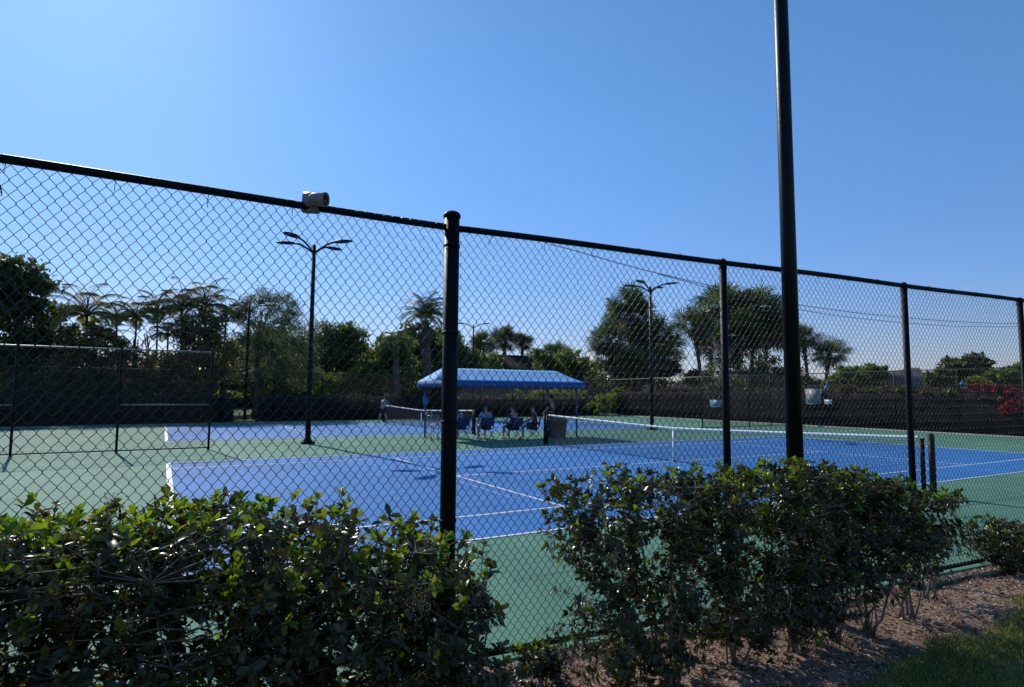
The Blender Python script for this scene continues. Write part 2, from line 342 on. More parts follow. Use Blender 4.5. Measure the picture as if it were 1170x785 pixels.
for y0, x0, x1 in ((7.55, -24, -11.9), (5.9, -24, -12.0), (4.7, -24, -12.4), (2.0, -24, -13), (-7.1, -9, 20)):
    xs = np.linspace(x0, x1, 26); yy = y0+np.cumsum(RNG.normal(0, .012, 26))
    V = [(x, y-.018, .003) for x, y in zip(xs, yy)]+[(x, y+.018, .003) for x, y in zip(xs, yy)]; mb.add(V, [[i, i+1, 27+i-0, 26+i] for i in range(25)])
tag(mb.build('court_seams', M['seam']), kind='structure')
# mulch bed in front of the fence, gently uneven
def bed_h(x, y):
    return -.055 + .025*np.sin(x*2.3+y*1.7) + .018*np.sin(x*5.1-y*4.3)+.03*np.exp(-((y+9.4)/.35)**2)
gx = np.arange(-18, 12, .10); gy = np.arange(-13.2, -8.58, .07)
XX, YY = np.meshgrid(gx, gy, indexing='ij')
def grass_line(x): return -9.83 - .10*np.clip(-(x+5.55), -9, 9)*.45 + .07*np.sin(x*3.3)+.04*np.sin(x*8.0)
yf = np.interp(XX, [fence_pt(s)[0] for s in (-14, 0, 34)], [fence_pt(s)[1] for s in (-14, 0, 34)])-.09
YY = np.minimum(YY, yf)
ZZ = bed_h(XX, YY)+RNG.normal(0, .006, XX.shape); ZZ = np.minimum(ZZ, -.012)
a, b = XX.shape; idx = np.arange(a*b).reshape(a, b)
mb = MB(); mb.add(np.stack([XX, YY, ZZ], -1).reshape(-1, 3), np.stack([idx[:-1, :-1], idx[1:, :-1], idx[1:, 1:], idx[:-1, 1:]], -1).reshape(-1, 4))
tag(mb.build('mulch_bed', M['soil'], smooth=True), kind='structure')
# wood chips
N = 30000; x = RNG.uniform(-11.2, -2.2, N); y = RNG.uniform(-10.9, -8.85, N); k = (y > grass_line(x)-.1) & (y < np.interp(x, [-11.2, -10.36, -2], [-8.63, -8.63, -9.25])); x, y = x[k], y[k]; N = len(x)
D = rand_dir(N); D[:, 2] *= .25; Nn = rand_dir(N)*.35+np.array([0, 0, 1.])
mb = MB(); L = RNG.uniform(.012, .042, N); add_cards(mb, np.stack([x, y, np.minimum(bed_h(x, y), -.012)+RNG.uniform(.001, .012, N)], 1), D, Nn, L, L*RNG.uniform(.25, .7, N))
N = 9000; sS = RNG.uniform(-3, 9, N); q = np.array([fence_pt(v) for v in sS]); off = .02+RNG.beta(3.2, 1.6, N)*.17
D = rand_dir(N); D[:, 2] *= .2; L = RNG.uniform(.010, .036, N)
add_cards(mb, np.stack([q[:, 0], q[:, 1]-off, RNG.uniform(.003, .010, N)], 1), D, rand_dir(N)*.35+np.array([0, 0, 1.]), L, L*RNG.uniform(.25, .7, N))
tag(mb.build('wood_chips', M['chip']), kind='stuff')
N = 900; x = RNG.uniform(-10.8, -2.4, N); y = RNG.uniform(-10.6, -9.0, N); k = (y > grass_line(x)-.5); x, y = x[k], y[k]; N = len(x)
D = rand_dir(N); D[:, 2] *= .3; mb = MB(); L = RNG.uniform(.025, .06, N)
add_leaves(mb, np.stack([x, y, np.minimum(bed_h(x, y), -.012)+RNG.uniform(.008, .03, N)], 1), D, rand_dir(N)*.5+np.array([0, 0, 1.]), L, L*.5, 0, .3, .3)
tag(mb.build('fallen_leaves', M['litter']), kind='stuff')
# grass verge nearest the camera
sheetpoly = [(x, grass_line(x)) for x in np.arange(-12, 4, .2)]
N = 75000; x = RNG.uniform(-10.2, -1.5, N); y = grass_line(x)-np.abs(RNG.exponential(.75, N))+RNG.normal(0, .05, N); k = y > -12.6; x, y = x[k], y[k]; N = len(x)
P = np.stack([x, y, bed_h(x, y)-.005], 1); D = rand_dir(N)*.55+np.array([0, 0, 1.]); H = RNG.uniform(.03, .085, N)
mb = MB(); add_cards(mb, P, D, rand_dir(N), H, RNG.uniform(.004, .008, N))
tag(mb.build('grass', M['blade']), kind='stuff')
mb = MB(); V = [(px_, py_, float(bed_h(px_, py_))+.006) for px_, py_ in sheetpoly]; 
# kerb along the far right fence
RF = lambda y: 20.40 + (y+8)*.046      # fence line on the right hand side (x as a function of y)
BF = lambda x: 27.2 + (x+20)*.0775     # fence line at the back
mb = MB(); V = []
for y in (-10, 30.3): V += [(RF(y)-.10, y, .0), (RF(y)-.10, y, .07), (RF(y)+.06, y, .07), (RF(y)+.06, y, 0)]
mb.add(V, [[0, 4, 5, 1], [1, 5, 6, 2], [2, 6, 7, 3]]); tag(mb.build('kerb', M['concrete']), kind='structure')

# ------------------------------------------------------------------ chain-link
def woven(mb, p0, p1, z0, z1, w, r, sides=4):
    """true interlocking zigzag wires between two plan points"""
    p0 = np.array(p0, float); p1 = np.array(p1, float); Ln = np.linalg.norm(p1-p0); d = (p1-p0)/Ln; nrm = np.array([-d[1], d[0]])
    wv = w*1.28; nw = int(Ln/w)-1; K = int((z1-z0)/wv)+1; zs = z1 - np.arange(K)*wv
    a = np.arange(sides)*2*math.pi/sides+.4
    VV = []; FF = []; cnt = 0
    for i in range(nw):
        bulge = .004*np.sin(i*w*2.1+zs*1.9)+.003*np.sin(i*w*5.3-zs*3.1+1)
        ph = (np.arange(K)+i) % 2
        u = (i+ph)*w + bulge + np.where(ph == 1, 1, -1)*r*.6
        pts = []
        wob = RNG.normal(0, .0012, K)
        for k in range(K):
            off = (r*.9 if k % 2 else -r*.9)
            for dz in ((.0022, -.0022) if 0 < k < K-1 else (0,)):
                q = p0+d*(u[k]+wob[k])+nrm*(off*(1 if dz >= 0 else -1)+2*bulge[k]*(0 < k < K-1)); pts.append((q[0], q[1], zs[k]+dz+.8*bulge[k]*(0 < k < K-1)))
        P = np.array(pts); m = len(P); T = unit(np.gradient(P, axis=0))
        n3 = np.array([nrm[0], nrm[1], 0.]); U = unit(np.cross(T, n3)); W_ = np.cross(T, U)
        V = (P[:, None, :] + r*(np.cos(a)[None, :, None]*U[:, None, :]+np.sin(a)[None, :, None]*W_[:, None, :])).reshape(-1, 3)
        j = np.arange(sides); kk = (j+1) % sides; ii = np.arange(m-1)[:, None]*sides
        F = np.stack([ii+j, ii+kk, ii+sides+kk, ii+sides+j], -1).reshape(-1, 4)+cnt
        VV.append(V); FF.append(F); cnt += len(V)
    mb.add(np.concatenate(VV), np.concatenate(FF))
def lattice(mb, p0, p1, z0, z1, w, r):
    """distant chain-link: straight crossing wires, triangular section"""
    p0 = np.array(p0, float); p1 = np.array(p1, float); Ln = np.linalg.norm(p1-p0); d = (p1-p0)/Ln; nrm = np.array([-d[1], d[0]]); H = z1-z0
    VV = []; FF = []; c = 0
    for sgn in (1, -1):
        for t in np.arange(-H, Ln, 2*w):
            a0, a1 = (t, z0), (t+H, z1)
            if a0[0] < 0: a0 = (0, z0-t)
            if a1[0] > Ln: a1 = (Ln, z0+Ln-t)
            if a1[0] <= a0[0]: continue
            if sgn < 0: a0, a1 = (Ln-a0[0], a0[1]), (Ln-a1[0], a1[1])
            for q, zz in (a0, a1):
                b = p0+d*q
                VV += [(b[0]+d[0]*r, b[1]+d[1]*r, zz-r*.5), (b[0]-d[0]*r, b[1]-d[1]*r, zz-r*.5), (b[0]+nrm[0]*sgn*r, b[1]+nrm[1]*sgn*r, zz+r)]
            FF += [(c, c+1, c+4, c+3), (c+1, c+2, c+5, c+4), (c+2, c, c+3, c+5)]; c += 6
    mb.add(VV, FF)
def p3(p, z): return (p[0], p[1], z)
def dome_cap(mb, p, z, r, mi=0):
    mb.lathe([(r*1.04, -.022), (r*1.13, -.02), (r*1.13, .0), (r*1.05, .008), (r*.85, .018), (r*.45, .026), (.001, .029)], 18, (p[0], p[1], z), mi)

# near fence -----------------------------------------------------------------
RZ = 2.93
nf = empty('chain_link_fence', (FA[0], FA[1], 0), 0, 'tall black chain-link fence in the foreground running behind the leafy hedge', 'fence')
B0 = (FA[0], FA[1], 0)
ks = [-5.4, -2.75, 0, 2.465, 4.927, 7.09, 9.5]
for s in ks:
    p = fence_pt(s); q = (p[0]-B0[0], p[1]-B0[1]); r_ = .053 if s == 0 else .031
    mb = MB(); H = 3.02 if s == 0 else RZ+.01
    mb.tube([(q[0], q[1], -.1), (q[0], q[1], 1.5), (q[0], q[1], H)], r_, 20)
    for zz in ((.35, .95, 1.6, 2.2, 2.8) if s == 0 else ()):        # tension bands
        mb.lathe([(r_*1.0, -.011), (r_*1.09, -.011), (r_*1.09, .011), (r_*1.0, .011)], 20, (q[0], q[1], zz))
    po = mb.build('corner_post' if s == 0 else 'post', M['black'], nf, smooth=True)
    mb = MB()
    if s == 0: dome_cap(mb, q, H, r_)
    else:      # loop cap the rail runs through
        a = np.linspace(0, 2*math.pi, 15); mb.tube([(q[0]+FD[1]*0, q[1]+.027*math.cos(t), RZ+.027*math.sin(t)) for t in a], .009, 6, False)
        mb.lathe([(r_*1.1, -.06), (r_*1.1, -.02), (r_*.7, -.01)], 16, (q[0], q[1], RZ))
    mb.build('post_cap', M['black'], po, smooth=True)
def railpath(s0, s1, z, step=.25, sag=.004):
    S = np.linspace(s0, s1, int((s1-s0)/step)+2); return [(fence_pt(s)[0]-B0[0], fence_pt(s)[1]-B0[1], z+sag*math.sin(s*2.1)) for s in S]
for s0, s1 in ((-5.5, -.05), (.05, 9.55)):
    mb = MB(); mb.tube(railpath(s0, s1, RZ), .023, 14); mb.build('top_rail', M['black'], nf, smooth=True)
    mb = MB(); mb.tube(railpath(s0, s1, .045), .0215, 14); mb.build('bottom_rail', M['black'], nf, smooth=True)
for i in range(len(ks)-1):
    a, b = fence_pt(ks[i]), fence_pt(ks[i+1]); dd = unit(b-a); off = np.array([dd[1], -dd[0]])*(-.024)
    mb = MB(); woven(mb, a-B0[:2]+dd*.03-off, b-B0[:2]-dd*.005-off, .03, RZ+.012, .0302, .0019)
    mb.build('mesh_panel', M['wire'], nf)
mb = MB()     # wire ties and twisted ends round the top rail
for s in np.concatenate([np.arange(-5.2, -.2, .46), np.arange(.3, 9.4, .42)]):
    p = fence_pt(s)-B0[:2]; a = np.linspace(.3, 2*math.pi+.2, 11); x0 = RNG.uniform(-.01, .01)
    pts = [(p[0]+x0+.002*k, p[1]+.026*math.cos(t), RZ+.026*math.sin(t)) for k, t in enumerate(a)]
    if RNG.random() < .55: pts += [(p[0]+x0+.012, p[1]+.03, RZ-.045), (p[0]+x0+.014*RNG.choice([-1, 1]), p[1]+.02, RZ-.045-RNG.uniform(.015, .05))]
    mb.tube(pts, .0021, 4)
mb.build('wire_tie', M['wire'], nf)['kind'] = 'stuff'

# wires strung along the inside of the fence
def cable(px, Y, label, r=.004):
    P = np.array([at(x, y, Y) for x, y in px]); t = np.linspace(0, len(P)-1, 60)
    Q = np.stack([np.interp(t, range(len(P)), P[:, i]) for i in range(3)], 1)
    for _ in range(14): Q[1:-1] = (Q[:-2]+Q[1:-1]*2+Q[2:])/4
    mb = MB(); mb.tube(rel(Q, Q[0]), r, 6); o = mb.build('cable', M['wire'], smooth=True); o.location = tuple(Q[0]); tag(o, label, 'cable', 'loose cables strung along the inside of the fence')
cable([(628, 279), (660, 287), (700, 299), (745, 311), (815, 327), (890, 345), (950, 354), (1000, 360), (1100, 369), (1180, 370)], -8.28, 'upper thin black cable that leaves the top rail left of the lamp post', .0035)
cable([(752, 313), (800, 326), (835, 337), (890, 350), (950, 360), (1010, 367), (1100, 374), (1180, 373)], -8.28, 'lower thin black cable sagging beneath another across the right fence panels', .0032)

# the grey camera housing on the rail ----------------------------------------
cp = at(363, 231, -8.57); cp[2] = RZ+.022
ce = empty('security_camera', cp, R(0), 'weathered grey hooded camera housing clamped on the fence top rail', 'security camera')
def rbox(mb, c, s, bev=.01, mi=0, taper=1.0):
    """box with bevelled long edges along x"""
    hx, hy, hz = s[0]/2, s[1]/2, s[2]/2; pr = [(-hy+bev, -hz), (hy-bev, -hz), (hy, -hz+bev), (hy, hz-bev), (hy-bev, hz), (-hy+bev, hz), (-hy, hz-bev), (-hy, -hz+bev)]
    V = [(c[0]-hx, c[1]+y, c[2]+z) for y, z in pr]+[(c[0]+hx, c[1]+y*taper, c[2]+z*taper) for y, z in pr]
    F = [[i, (i+1) % 8, 8+(i+1) % 8, 8+i] for i in range(8)]; mb.add(V, F, mi); b = mb.n-16
    mb.F.append((np.array([list(range(7, -1, -1))])+b, mi)); mb.F.append((np.array([list(range(8, 16))])+b, mi))
mb = MB(); rbox(mb, (-.035, 0, 0), (.085, .05, .112), .012); mb.build('mounting_box', M['camgrey'], ce)
mb = MB(); rbox(mb, (-.035, -.034, .006), (.062, .02, .075), .008); mb.build('cover_plate', M['camgrey'], ce)
mb = MB(); a = np.arange(20)*2*math.pi/20
prof = [(-.02, .022), (-.005, .035), (.03, .037), (.062, .040), (.068, .040), (.068, .034), (.04, .030)]
V = [(x, -.05+r_*1.0*math.cos(t), .006+r_*.95*math.sin(t)) for x, r_ in prof for t in a]
F = [[i*20+j, i*20+(j+1) % 20, (i+1)*20+(j+1) % 20, (i+1)*20+j] for i in range(len(prof)-1) for j in range(20)]; mb.add(V, F)
hood = mb.build('camera_hood', M['camgrey'], ce, smooth=True)
mb = MB(); V = [(x, -.05+r_*math.cos(t), .006+r_*math.sin(t)) for x, r_ in ((.069, .037), (.072, .036), (.05, .028), (.046, .004)) for t in a]
F = [[i*20+j, i*20+(j+1) % 20, (i+1)*20+(j+1) % 20, (i+1)*20+j] for i in range(3) for j in range(20)]; mb.add(V, F); mb.build('lens', M['camdark'], ce, smooth=True)
mb = MB(); aa = np.linspace(0, 2*math.pi, 14); mb.tube([(-.035, .027*math.cos(t), -.022+.027*math.sin(t)) for t in aa], .006, 6); mb.build('clamp', M['camgrey'], ce)
ce.rotation_euler = (0, R(4), R(-36)); ce.scale = (1.15,)*3

# ------------------------------------------------------------------ lamp posts
def lamp_post(loc, height, rz, label, heads=4, rad=(.10, .068), spread=(.85, .62), group='lamp posts around the courts', base_plate=True, hs=1.12):
    e = empty('lamp_post', loc, rz, label, 'lamp post', group)
    mb = MB(); mb.tube([(0, 0, 0), (0, 0, height*.4), (0, 0, height)], [rad[0], (rad[0]+rad[1])/2, rad[1]], 16); po = mb.build('pole', M['pole'], e, smooth=True)
    mb = MB(); mb.box((0, 0, .04), (.42, .42, .06)); mb.lathe([(.16, .07), (.15, .12), (.10, .20), (rad[0], .22)], 16)
    for sx_ in (-1, 1):
        for sy_ in (-1, 1): mb.tube([(sx_*.16, sy_*.16, .06), (sx_*.16, sy_*.16, .13)], .014, 6)
    mb.build('base', M['pole'], e)
    dirs = [(sx_*spread[0], sy_*spread[1]) for sx_ in (-1, 1) for sy_ in (-1, 1)] if heads == 4 else [(-1.0*spread[0], .1), (spread[0], .1)]
    for dx, dy in dirs:
        Ld = math.hypot(dx, dy); d = np.array([dx/Ld, dy/Ld]); t = np.linspace(0, 1, 9)
        pts = [(d[0]*(.04+.62*q*hs), d[1]*(.04+.62*q*hs), height-.28+.36*math.sin(q*1.45)) for q in t]
        mb = MB(); mb.tube(pts, .036, 8); arm = mb.build('arm', M['pole'], e, smooth=True)
        c = np.array([d[0]*(.66*hs), d[1]*(.66*hs), height+.075]); prof = [(0, .05, .04), (.05, .09, .06), (.16, .15, .07), (.36, .18, .065), (.52, .14, .05), (.62, .06, .03)]
        V = []; s_ = np.array([-d[1], d[0], 0]); up = np.array([d[0]*-.06, d[1]*-.06, 1.]); f3 = np.array([d[0], d[1], .06])
        for x_, w_, h_ in prof:
            for t_ in np.arange(12)*2*math.pi/12: V.append(c+f3*x_*hs+s_*w_*hs*math.cos(t_)+up*(h_ if math.sin(t_) > 0 else h_*.45)*math.sin(t_))
        F = [[i*12+j, i*12+(j+1) % 12, (i+1)*12+(j+1) % 12, (i+1)*12+j] for i in range(5) for j in range(12)]
        mb = MB(); mb.add(V, F); b0 = mb.n-72; mb.F.append((np.array([list(range(11, -1, -1))])+b0, 0)); mb.F.append((np.array([list(range(60, 72))])+b0, 0))
        mb.build('lamp_head', M['pole'], e, smooth=True)
    return e
g = gnd(351.5, 507); lamp_post((g[0], g[1], 0), 7.12, 0, 'black lamp post with four lamp heads left of the fence corner post')
g = gnd(745, 491); lamp_post((g[0], g[1], 0), 7.45, R(-14), 'black four-headed lamp post standing right of the blue canopy')
lamp_post((-7.2, 32.4, 0), 7.6, R(-25), 'thin two-headed lamp post beyond the back fence, in the hedge gap', heads=2, spread=(1, 1))
p = at(540, 452, 34); lamp_post((p[0], 34, 0), 7.6, R(-30), 'distant lamp post rising behind the blue canopy roof', heads=2, spread=(1, 1))
lp = lamp_post((-7.285, -8.93, -.05), 9.2, R(20), 'thick black lamp post rising from the near hedge beyond the frame top', rad=(.073, .055))

# ------------------------------------------------------------------ other fences
def far_fence(name, P0, P1, spacing, label, H=3.05, mid=False, bottom=.06, screen=None, railm='rail_l', w=.036, r=.0022, postr=.032, posts=None):
    P0 = np.array(P0, float); P1 = np.array(P1, float); e = empty(name, (P0[0], P0[1], 0), 0, label, 'fence'); L = np.linalg.norm(P1-P0); d = (P1-P0)/L
    for s in (posts if posts is not None else np.arange(0, L+.1, spacing)):
        mb = MB(); q = d*s; mb.tube([(q[0], q[1], -.05), (q[0], q[1], H+.03)], postr, 8); mb.build('post', M['black'], e, smooth=True)
    mb = MB(); mb.tube([(0, 0, H), (*(d*L/2), H), (*(d*L), H)], .024, 8); mb.build('top_rail', M[railm], e, smooth=True)
    mb = MB(); mb.tube([(0, 0, bottom), (*(d*L), bottom)], .02, 6); mb.build('bottom_rail', M['black'], e, smooth=True)
    if mid:
        for s0, s1 in mid: mb = MB(); mb.tube([(*(d*s0), 1.40), (*(d*s1), 1.40)], .02, 6); mb.build('middle_rail', M['rail_l'], e, smooth=True)
    mb = MB(); lattice(mb, (0, 0), d*L, bottom, H, w, r); mb.build('mesh_panel', M['farwire'], e)
    if screen:
        nrm = np.array([d[1], -d[0]]); 
        S = np.linspace(0, L, int(L/.6)+2); V = []; 
        for s in S:
            for z, o in ((screen[0], 0), (screen[0]+.5, .02), ((screen[0]+screen[1])/2, .035), (screen[1]-.3, .02), (screen[1]+.02*math.sin(s*2.6), 0)):
                q = d*s+nrm*(.035+o*math.sin(s*1.7+z)); V.append((q[0], q[1], z))
        F = [[i*5+j, (i+1)*5+j, (i+1)*5+j+1, i*5+j+1] for i in range(len(S)-1) for j in range(4)]
        mb = MB(); mb.add(V, F); o = mb.build('windscreen', M['screen'], e, smooth=True); md = o.modifiers.new('thickness', 'SOLIDIFY'); md.thickness = .006
    return e
yd = 9.25
far_fence('chain_link_fence', (-10.72, yd), (-23.0, yd-.25), 2.44, 'short black dividing fence between the courts at the far left', mid=[(0, 2.44), (4.88, 9.8)], postr=.034)
a, b = gnd(803, 489), gnd(880, 488.5)
far_fence('chain_link_fence', (12.9, 11.1), (20.9, 11.6), 2.0, 'black dividing fence between the courts right of the four-headed lamp', railm='black')
far_fence('chain_link_fence', (-24, BF(-24)), (22.15, BF(22.15)), 3.0, 'long back fence of see-through mesh before the trimmed hedge', railm='farwire')
far_fence('chain_link_fence', (RF(30.3), 30.3), (RF(11.9), 11.9), 3.0, 'right end fence of the far court, from the back corner to the divider', screen=(.12, 2.0), H=3.1)
far_fence('chain_link_fence', (RF(11.6), 11.6), (RF(-9.6), -9.6), 3.0, 'right end fence of the near court, with a black windscreen and a grey notice', screen=(.12, 1.95), H=3.1, railm='farwire')

# ------------------------------------------------------------------ nets
def tennis_net(yc, label, y0=6.40, ext=True):
    e = empty('tennis_net', (0, yc, 0), 0, label, 'tennis net', 'tennis nets')
    def top(y): return .914 + (1.07-.914)*(abs(y)/6.4)**1.15
    for s in (-1, 1):
        mb = MB(); mb.tube([(0, s*6.42, 0), (0, s*6.42, 1.09)], .052, 12); mb.lathe([(.05, 0), (.05, .03), (.001, .045)], 12, (0, s*6.42, 1.085)); mb.build('net_post', M['black'], e, smooth=True)
        mb = MB(); mb.tube([(0, s*6.26, .02), (0, s*6.26, 1.03)], .040, 10); mb.build('net_end_dowel', M['black'], e, smooth=True)
    mb = MB(); r = .0024
    ys = np.arange(-6.2, 6.21, .045)
    for y in ys: mb.add([(r, y, .03), (-r, y-r, .03), (-r, y+r, .03), (r, y, top(y)-.05), (-r, y-r, top(y)-.05), (-r, y+r, top(y)-.05)], [[0, 1, 4, 3], [1, 2, 5, 4], [2, 0, 3, 5]])
    Y = np.linspace(-6.2, 6.2, 25)
    for k in range(22):
        f = k/22; mb.tube([(0, y, .03+(top(y)-.08)*f) for y in Y], r, 3, False)
    mb.build('netting', M['net'], e)
    mb = MB(); 
    for i in range(len(Y)-1):
        for sx_ in (-1,):
            y0_, y1_ = Y[i], Y[i+1]; V = []
            for y in (y0_, y1_):
                for x_, z_ in ((-.012, 0), (.012, 0), (.012, -.06), (-.012, -.06)): V.append((x_, y, top(y)+.005+z_))
            mb.add(V, [[0, 1, 5, 4], [1, 2, 6, 5], [2, 3, 7, 6], [3, 0, 4, 7]])
    mb.build('headband', M['white'], e)
    mb = MB(); mb.box((0, 0, .46), (.03, .055, .90)); mb.build('center_strap', M['white'], e)
    mb = MB(); mb.box((0, 0, .03), (.08, .09, .05)); mb.build('strap_anchor', M['alu'], e)
    for q in (-1, 1): mb = MB(); mb.tube([(0, q*6.42, 1.04), (0, q*6.2, 1.04)], .004, 5); mb.build('net_cable', M['alu'], e)
tennis_net(0, 'white-banded tennis net across the near court with a white centre strap')
tennis_net(18.6, 'white-banded net on the far court, left of and behind the canopy')

# ------------------------------------------------------------------ canopy shelter
cy = 10.0; e = empty('canopy_shelter', (.2, cy, 0), 0, 'blue gabled canvas canopy on thin posts shading seats between the courts', 'canopy')
ex, ey, ez, rz_ = 3.2, 1.42, 2.27, 2.80
V = [(-ex, -ey, ez), (ex, -ey, ez), (ex, ey, ez), (-ex, ey, ez), (-ex+.5, 0, rz_), (ex-.55, 0, rz_)]
mb = MB()
def quadgrid(mb, A, B, C, D, nu, nv, sag):
    A, B, C, D = map(np.array, (A, B, C, D)); V = []
    for i in range(nu+1):
        for j in range(nv+1):
            u, v = i/nu, j/nv; p = (A*(1-u)+B*u)*(1-v)+(D*(1-u)+C*u)*v; p = p-np.array([0, 0, 1.])*sag*math.sin(math.pi*v)*(.6+.4*math.cos(u*2*math.pi*6)); V.append(p)
    mb.add(V, [[i*(nv+1)+j, (i+1)*(nv+1)+j, (i+1)*(nv+1)+j+1, i*(nv+1)+j+1] for i in range(nu) for j in range(nv)])
quadgrid(mb, V[0], V[1], V[5], V[4], 36, 8, .022); quadgrid(mb, V[2], V[3], V[4], V[5], 36, 8, .022)
mb.add([V[1], V[2], V[5]], [[0, 1, 2]]); mb.add([V[3], V[0], V[4]], [[0, 1, 2]])
o = mb.build('canopy_roof', M['canopy'], e); md = o.modifiers.new('cloth', 'SOLIDIFY'); md.thickness = .006
mb = MB()
for p, q in ((0, 1), (1, 2), (2, 3), (3, 0)):
    A, B = np.array(V[p]), np.array(V[q]); n_ = 24
    nn = np.cross(B-A, [0, 0, 1.]); nn /= np.linalg.norm(nn); A = A+nn*.008; B = B+nn*.008
    W_ = [A*(1-i/n_)+B*i/n_ + np.array([0, 0, .01]) for i in range(n_+1)]+[A*(1-i/n_)+B*i/n_ - np.array([0, 0, .23+.012*math.cos(i*math.pi)]) + nn*.012*math.sin(i*1.3) for i in range(n_+1)]
    mb.add(W_, [[i, i+1, n_+2+i, n_+1+i] for i in range(n_)])
o = mb.build('valance', M['valance'], e); md = o.modifiers.new('cloth', 'SOLIDIFY'); md.thickness = .004
for sx_ in (-1, 1):
    for sy_ in (-1, 1): mb = MB(); mb.tube([(sx_*2.95, sy_*1.12, 0), (sx_*2.95, sy_*1.12, 2.25)], .038, 10); mb.box((sx_*2.95, sy_*1.12, .01), (.18, .18, .02)); mb.build('post', M['bluepost'], e, smooth=False)
mb = MB()
for sy_ in (-1, 1): mb.tube([(-2.95, sy_*1.12, 2.24), (2.95, sy_*1.12, 2.24)], .025, 8)
for sx_ in (-1, 1): mb.tube([(sx_*2.95, -1.12, 2.24), (sx_*2.95, 1.12, 2.24)], .025, 8); mb.tube([(sx_*2.95, -1.12, 2.24), (sx_*2.5, 0, 2.74), (sx_*2.95, 1.12, 2.24)], .02, 8)
mb.tube([(-2.6, 0, 2.76), (2.55, 0, 2.76)], .022, 8); mb.build('roof_frame', M['alu'], e, smooth=True)
# towel hung from the rear left post
mb = MB(); V = []
for i in range(7):
    for j in range(5): V.append((-.13+.26*j/4*(1-.35*abs(i-3)/3), .015*math.sin(j*1.8+i*.5), -.28*i/6*1.25))
mb.add(V, [[i*5+j, i*5+j+1, (i+1)*5+j+1, (i+1)*5+j] for i in range(6) for j in range(4)])
p = (-2.75, 11.04, 1.66); o = mb.build('towel', M['towel'], smooth=True); o.location = p; md = o.modifiers.new('t', 'SOLIDIFY'); md.thickness = .02
tag(o, 'bright blue towel hanging from the rear left post of the canopy', 'towel')

# ------------------------------------------------------------------ chairs and things under it
def make_chair():
    e = empty('folding_chair', (0, 0, 0), 0, 'x', 'chair', 'navy folding chairs under the canopy')
    mb = MB(); W = .27
    V = []
    for i in range(5):
        for j in range(5): V.append((-W+2*W*j/4, -.25-.05*i/4+(-.02 if 0 < j < 4 else 0), .52+.34*i/4))
    mb.add(V, [[i*5+j, i*5+j+1, (i+1)*5+j+1, (i+1)*5+j] for i in range(4) for j in range(4)]); o = mb.build('backrest', M['navy'], e, smooth=True); o.modifiers.new('t', 'SOLIDIFY').thickness = .012
    mb = MB(); V = []
    for i in range(5):
        for j in range(5): V.append((-W+2*W*j/4, -.22+.45*i/4, .44-(.025 if 0 < j < 4 else 0)))
    mb.add(V, [[i*5+j, i*5+j+1, (i+1)*5+j+1, (i+1)*5+j] for i in range(4) for j in range(4)]); o = mb.build('seat', M['navy'], e, smooth=True); o.modifiers.new('t', 'SOLIDIFY').thickness = .012
    for s in (-1, 1):
        mb = MB(); mb.tube([(s*W, -.31, .88), (s*W, -.22, .44), (s*W, .22, .0)], .013, 6); mb.build('leg', M['pole'], e, smooth=True)
        mb = MB(); mb.tube([(s*W, .25, .62), (s*W, .22, .44), (s*W, -.24, .0)], .013, 6); mb.build('leg', M['pole'], e, smooth=True)
        mb = MB(); mb.box((s*W, 0, .64), (.045, .46, .025)); mb.tube([(s*W, -.27, .63), (s*W, .25, .63)], .012, 6); mb.build('armrest', M['pole'], e)
    for q in (.22, -.24): mb = MB(); mb.tube([(-W, q, .02), (W, q, .02)], .011, 6); mb.build('foot_bar', M['pole'], e, smooth=True)
    return e
ch0 = make_chair()
CH = [(526, 502, 8, 'navy folding chair, leftmost of the row, beside the canopy front post'), (555, 502.5, -6, 'navy folding chair second from left, holding the person in the cap'),
      (587, 503, 12, 'navy folding chair third from left, holding the dark-haired person in navy'), (610, 502.5, 62, 'navy folding chair turned side-on, nearest the grey bin')]
CHP = []
for i, (px, py, a, lb) in enumerate(CH):
    c = ch0 if i == 0 else copy_tree(ch0); g = gnd(px, py); g = g+np.array([.1, .25, 0]); c.location = (g[0], g[1], 0); c.rotation_euler = (0, 0, R(a)); c['label'] = lb; CHP.append((g, R(a)))

# ------------------------------------------------------------------ people
def skin_mesh(name, J, E, m, parent, sub=1, root=None):
    names = list(J); me = bpy.data.meshes.new(name); me.from_pydata([J[k][0] for k in names], [(names.index(a), names.index(b)) for a, b in E], [])
    me.materials.append(m); o = bpy.data.objects.new(name, me); COL.objects.link(o); o.parent = parent
    md = o.modifiers.new('skin', 'SKIN'); md.use_smooth_shade = True
    if not me.skin_vertices: me.attributes.new if False else None
    sv = me.skin_vertices[0].data if me.skin_vertices else None
    if sv is None:
        bpy.context.view_layer.objects.active = o; bpy.ops.mesh.customdata_skin_add(); sv = me.skin_vertices[0].data
    for i, k in enumerate(names):
        r = J[k][1]; sv[i].radius = (r, r) if not isinstance(r, tuple) else r
        sv[i].use_root = (k == (root or names[0]))
    s = o.modifiers.new('sub', 'SUBSURF'); s.levels = sub; s.render_levels = sub
    return o
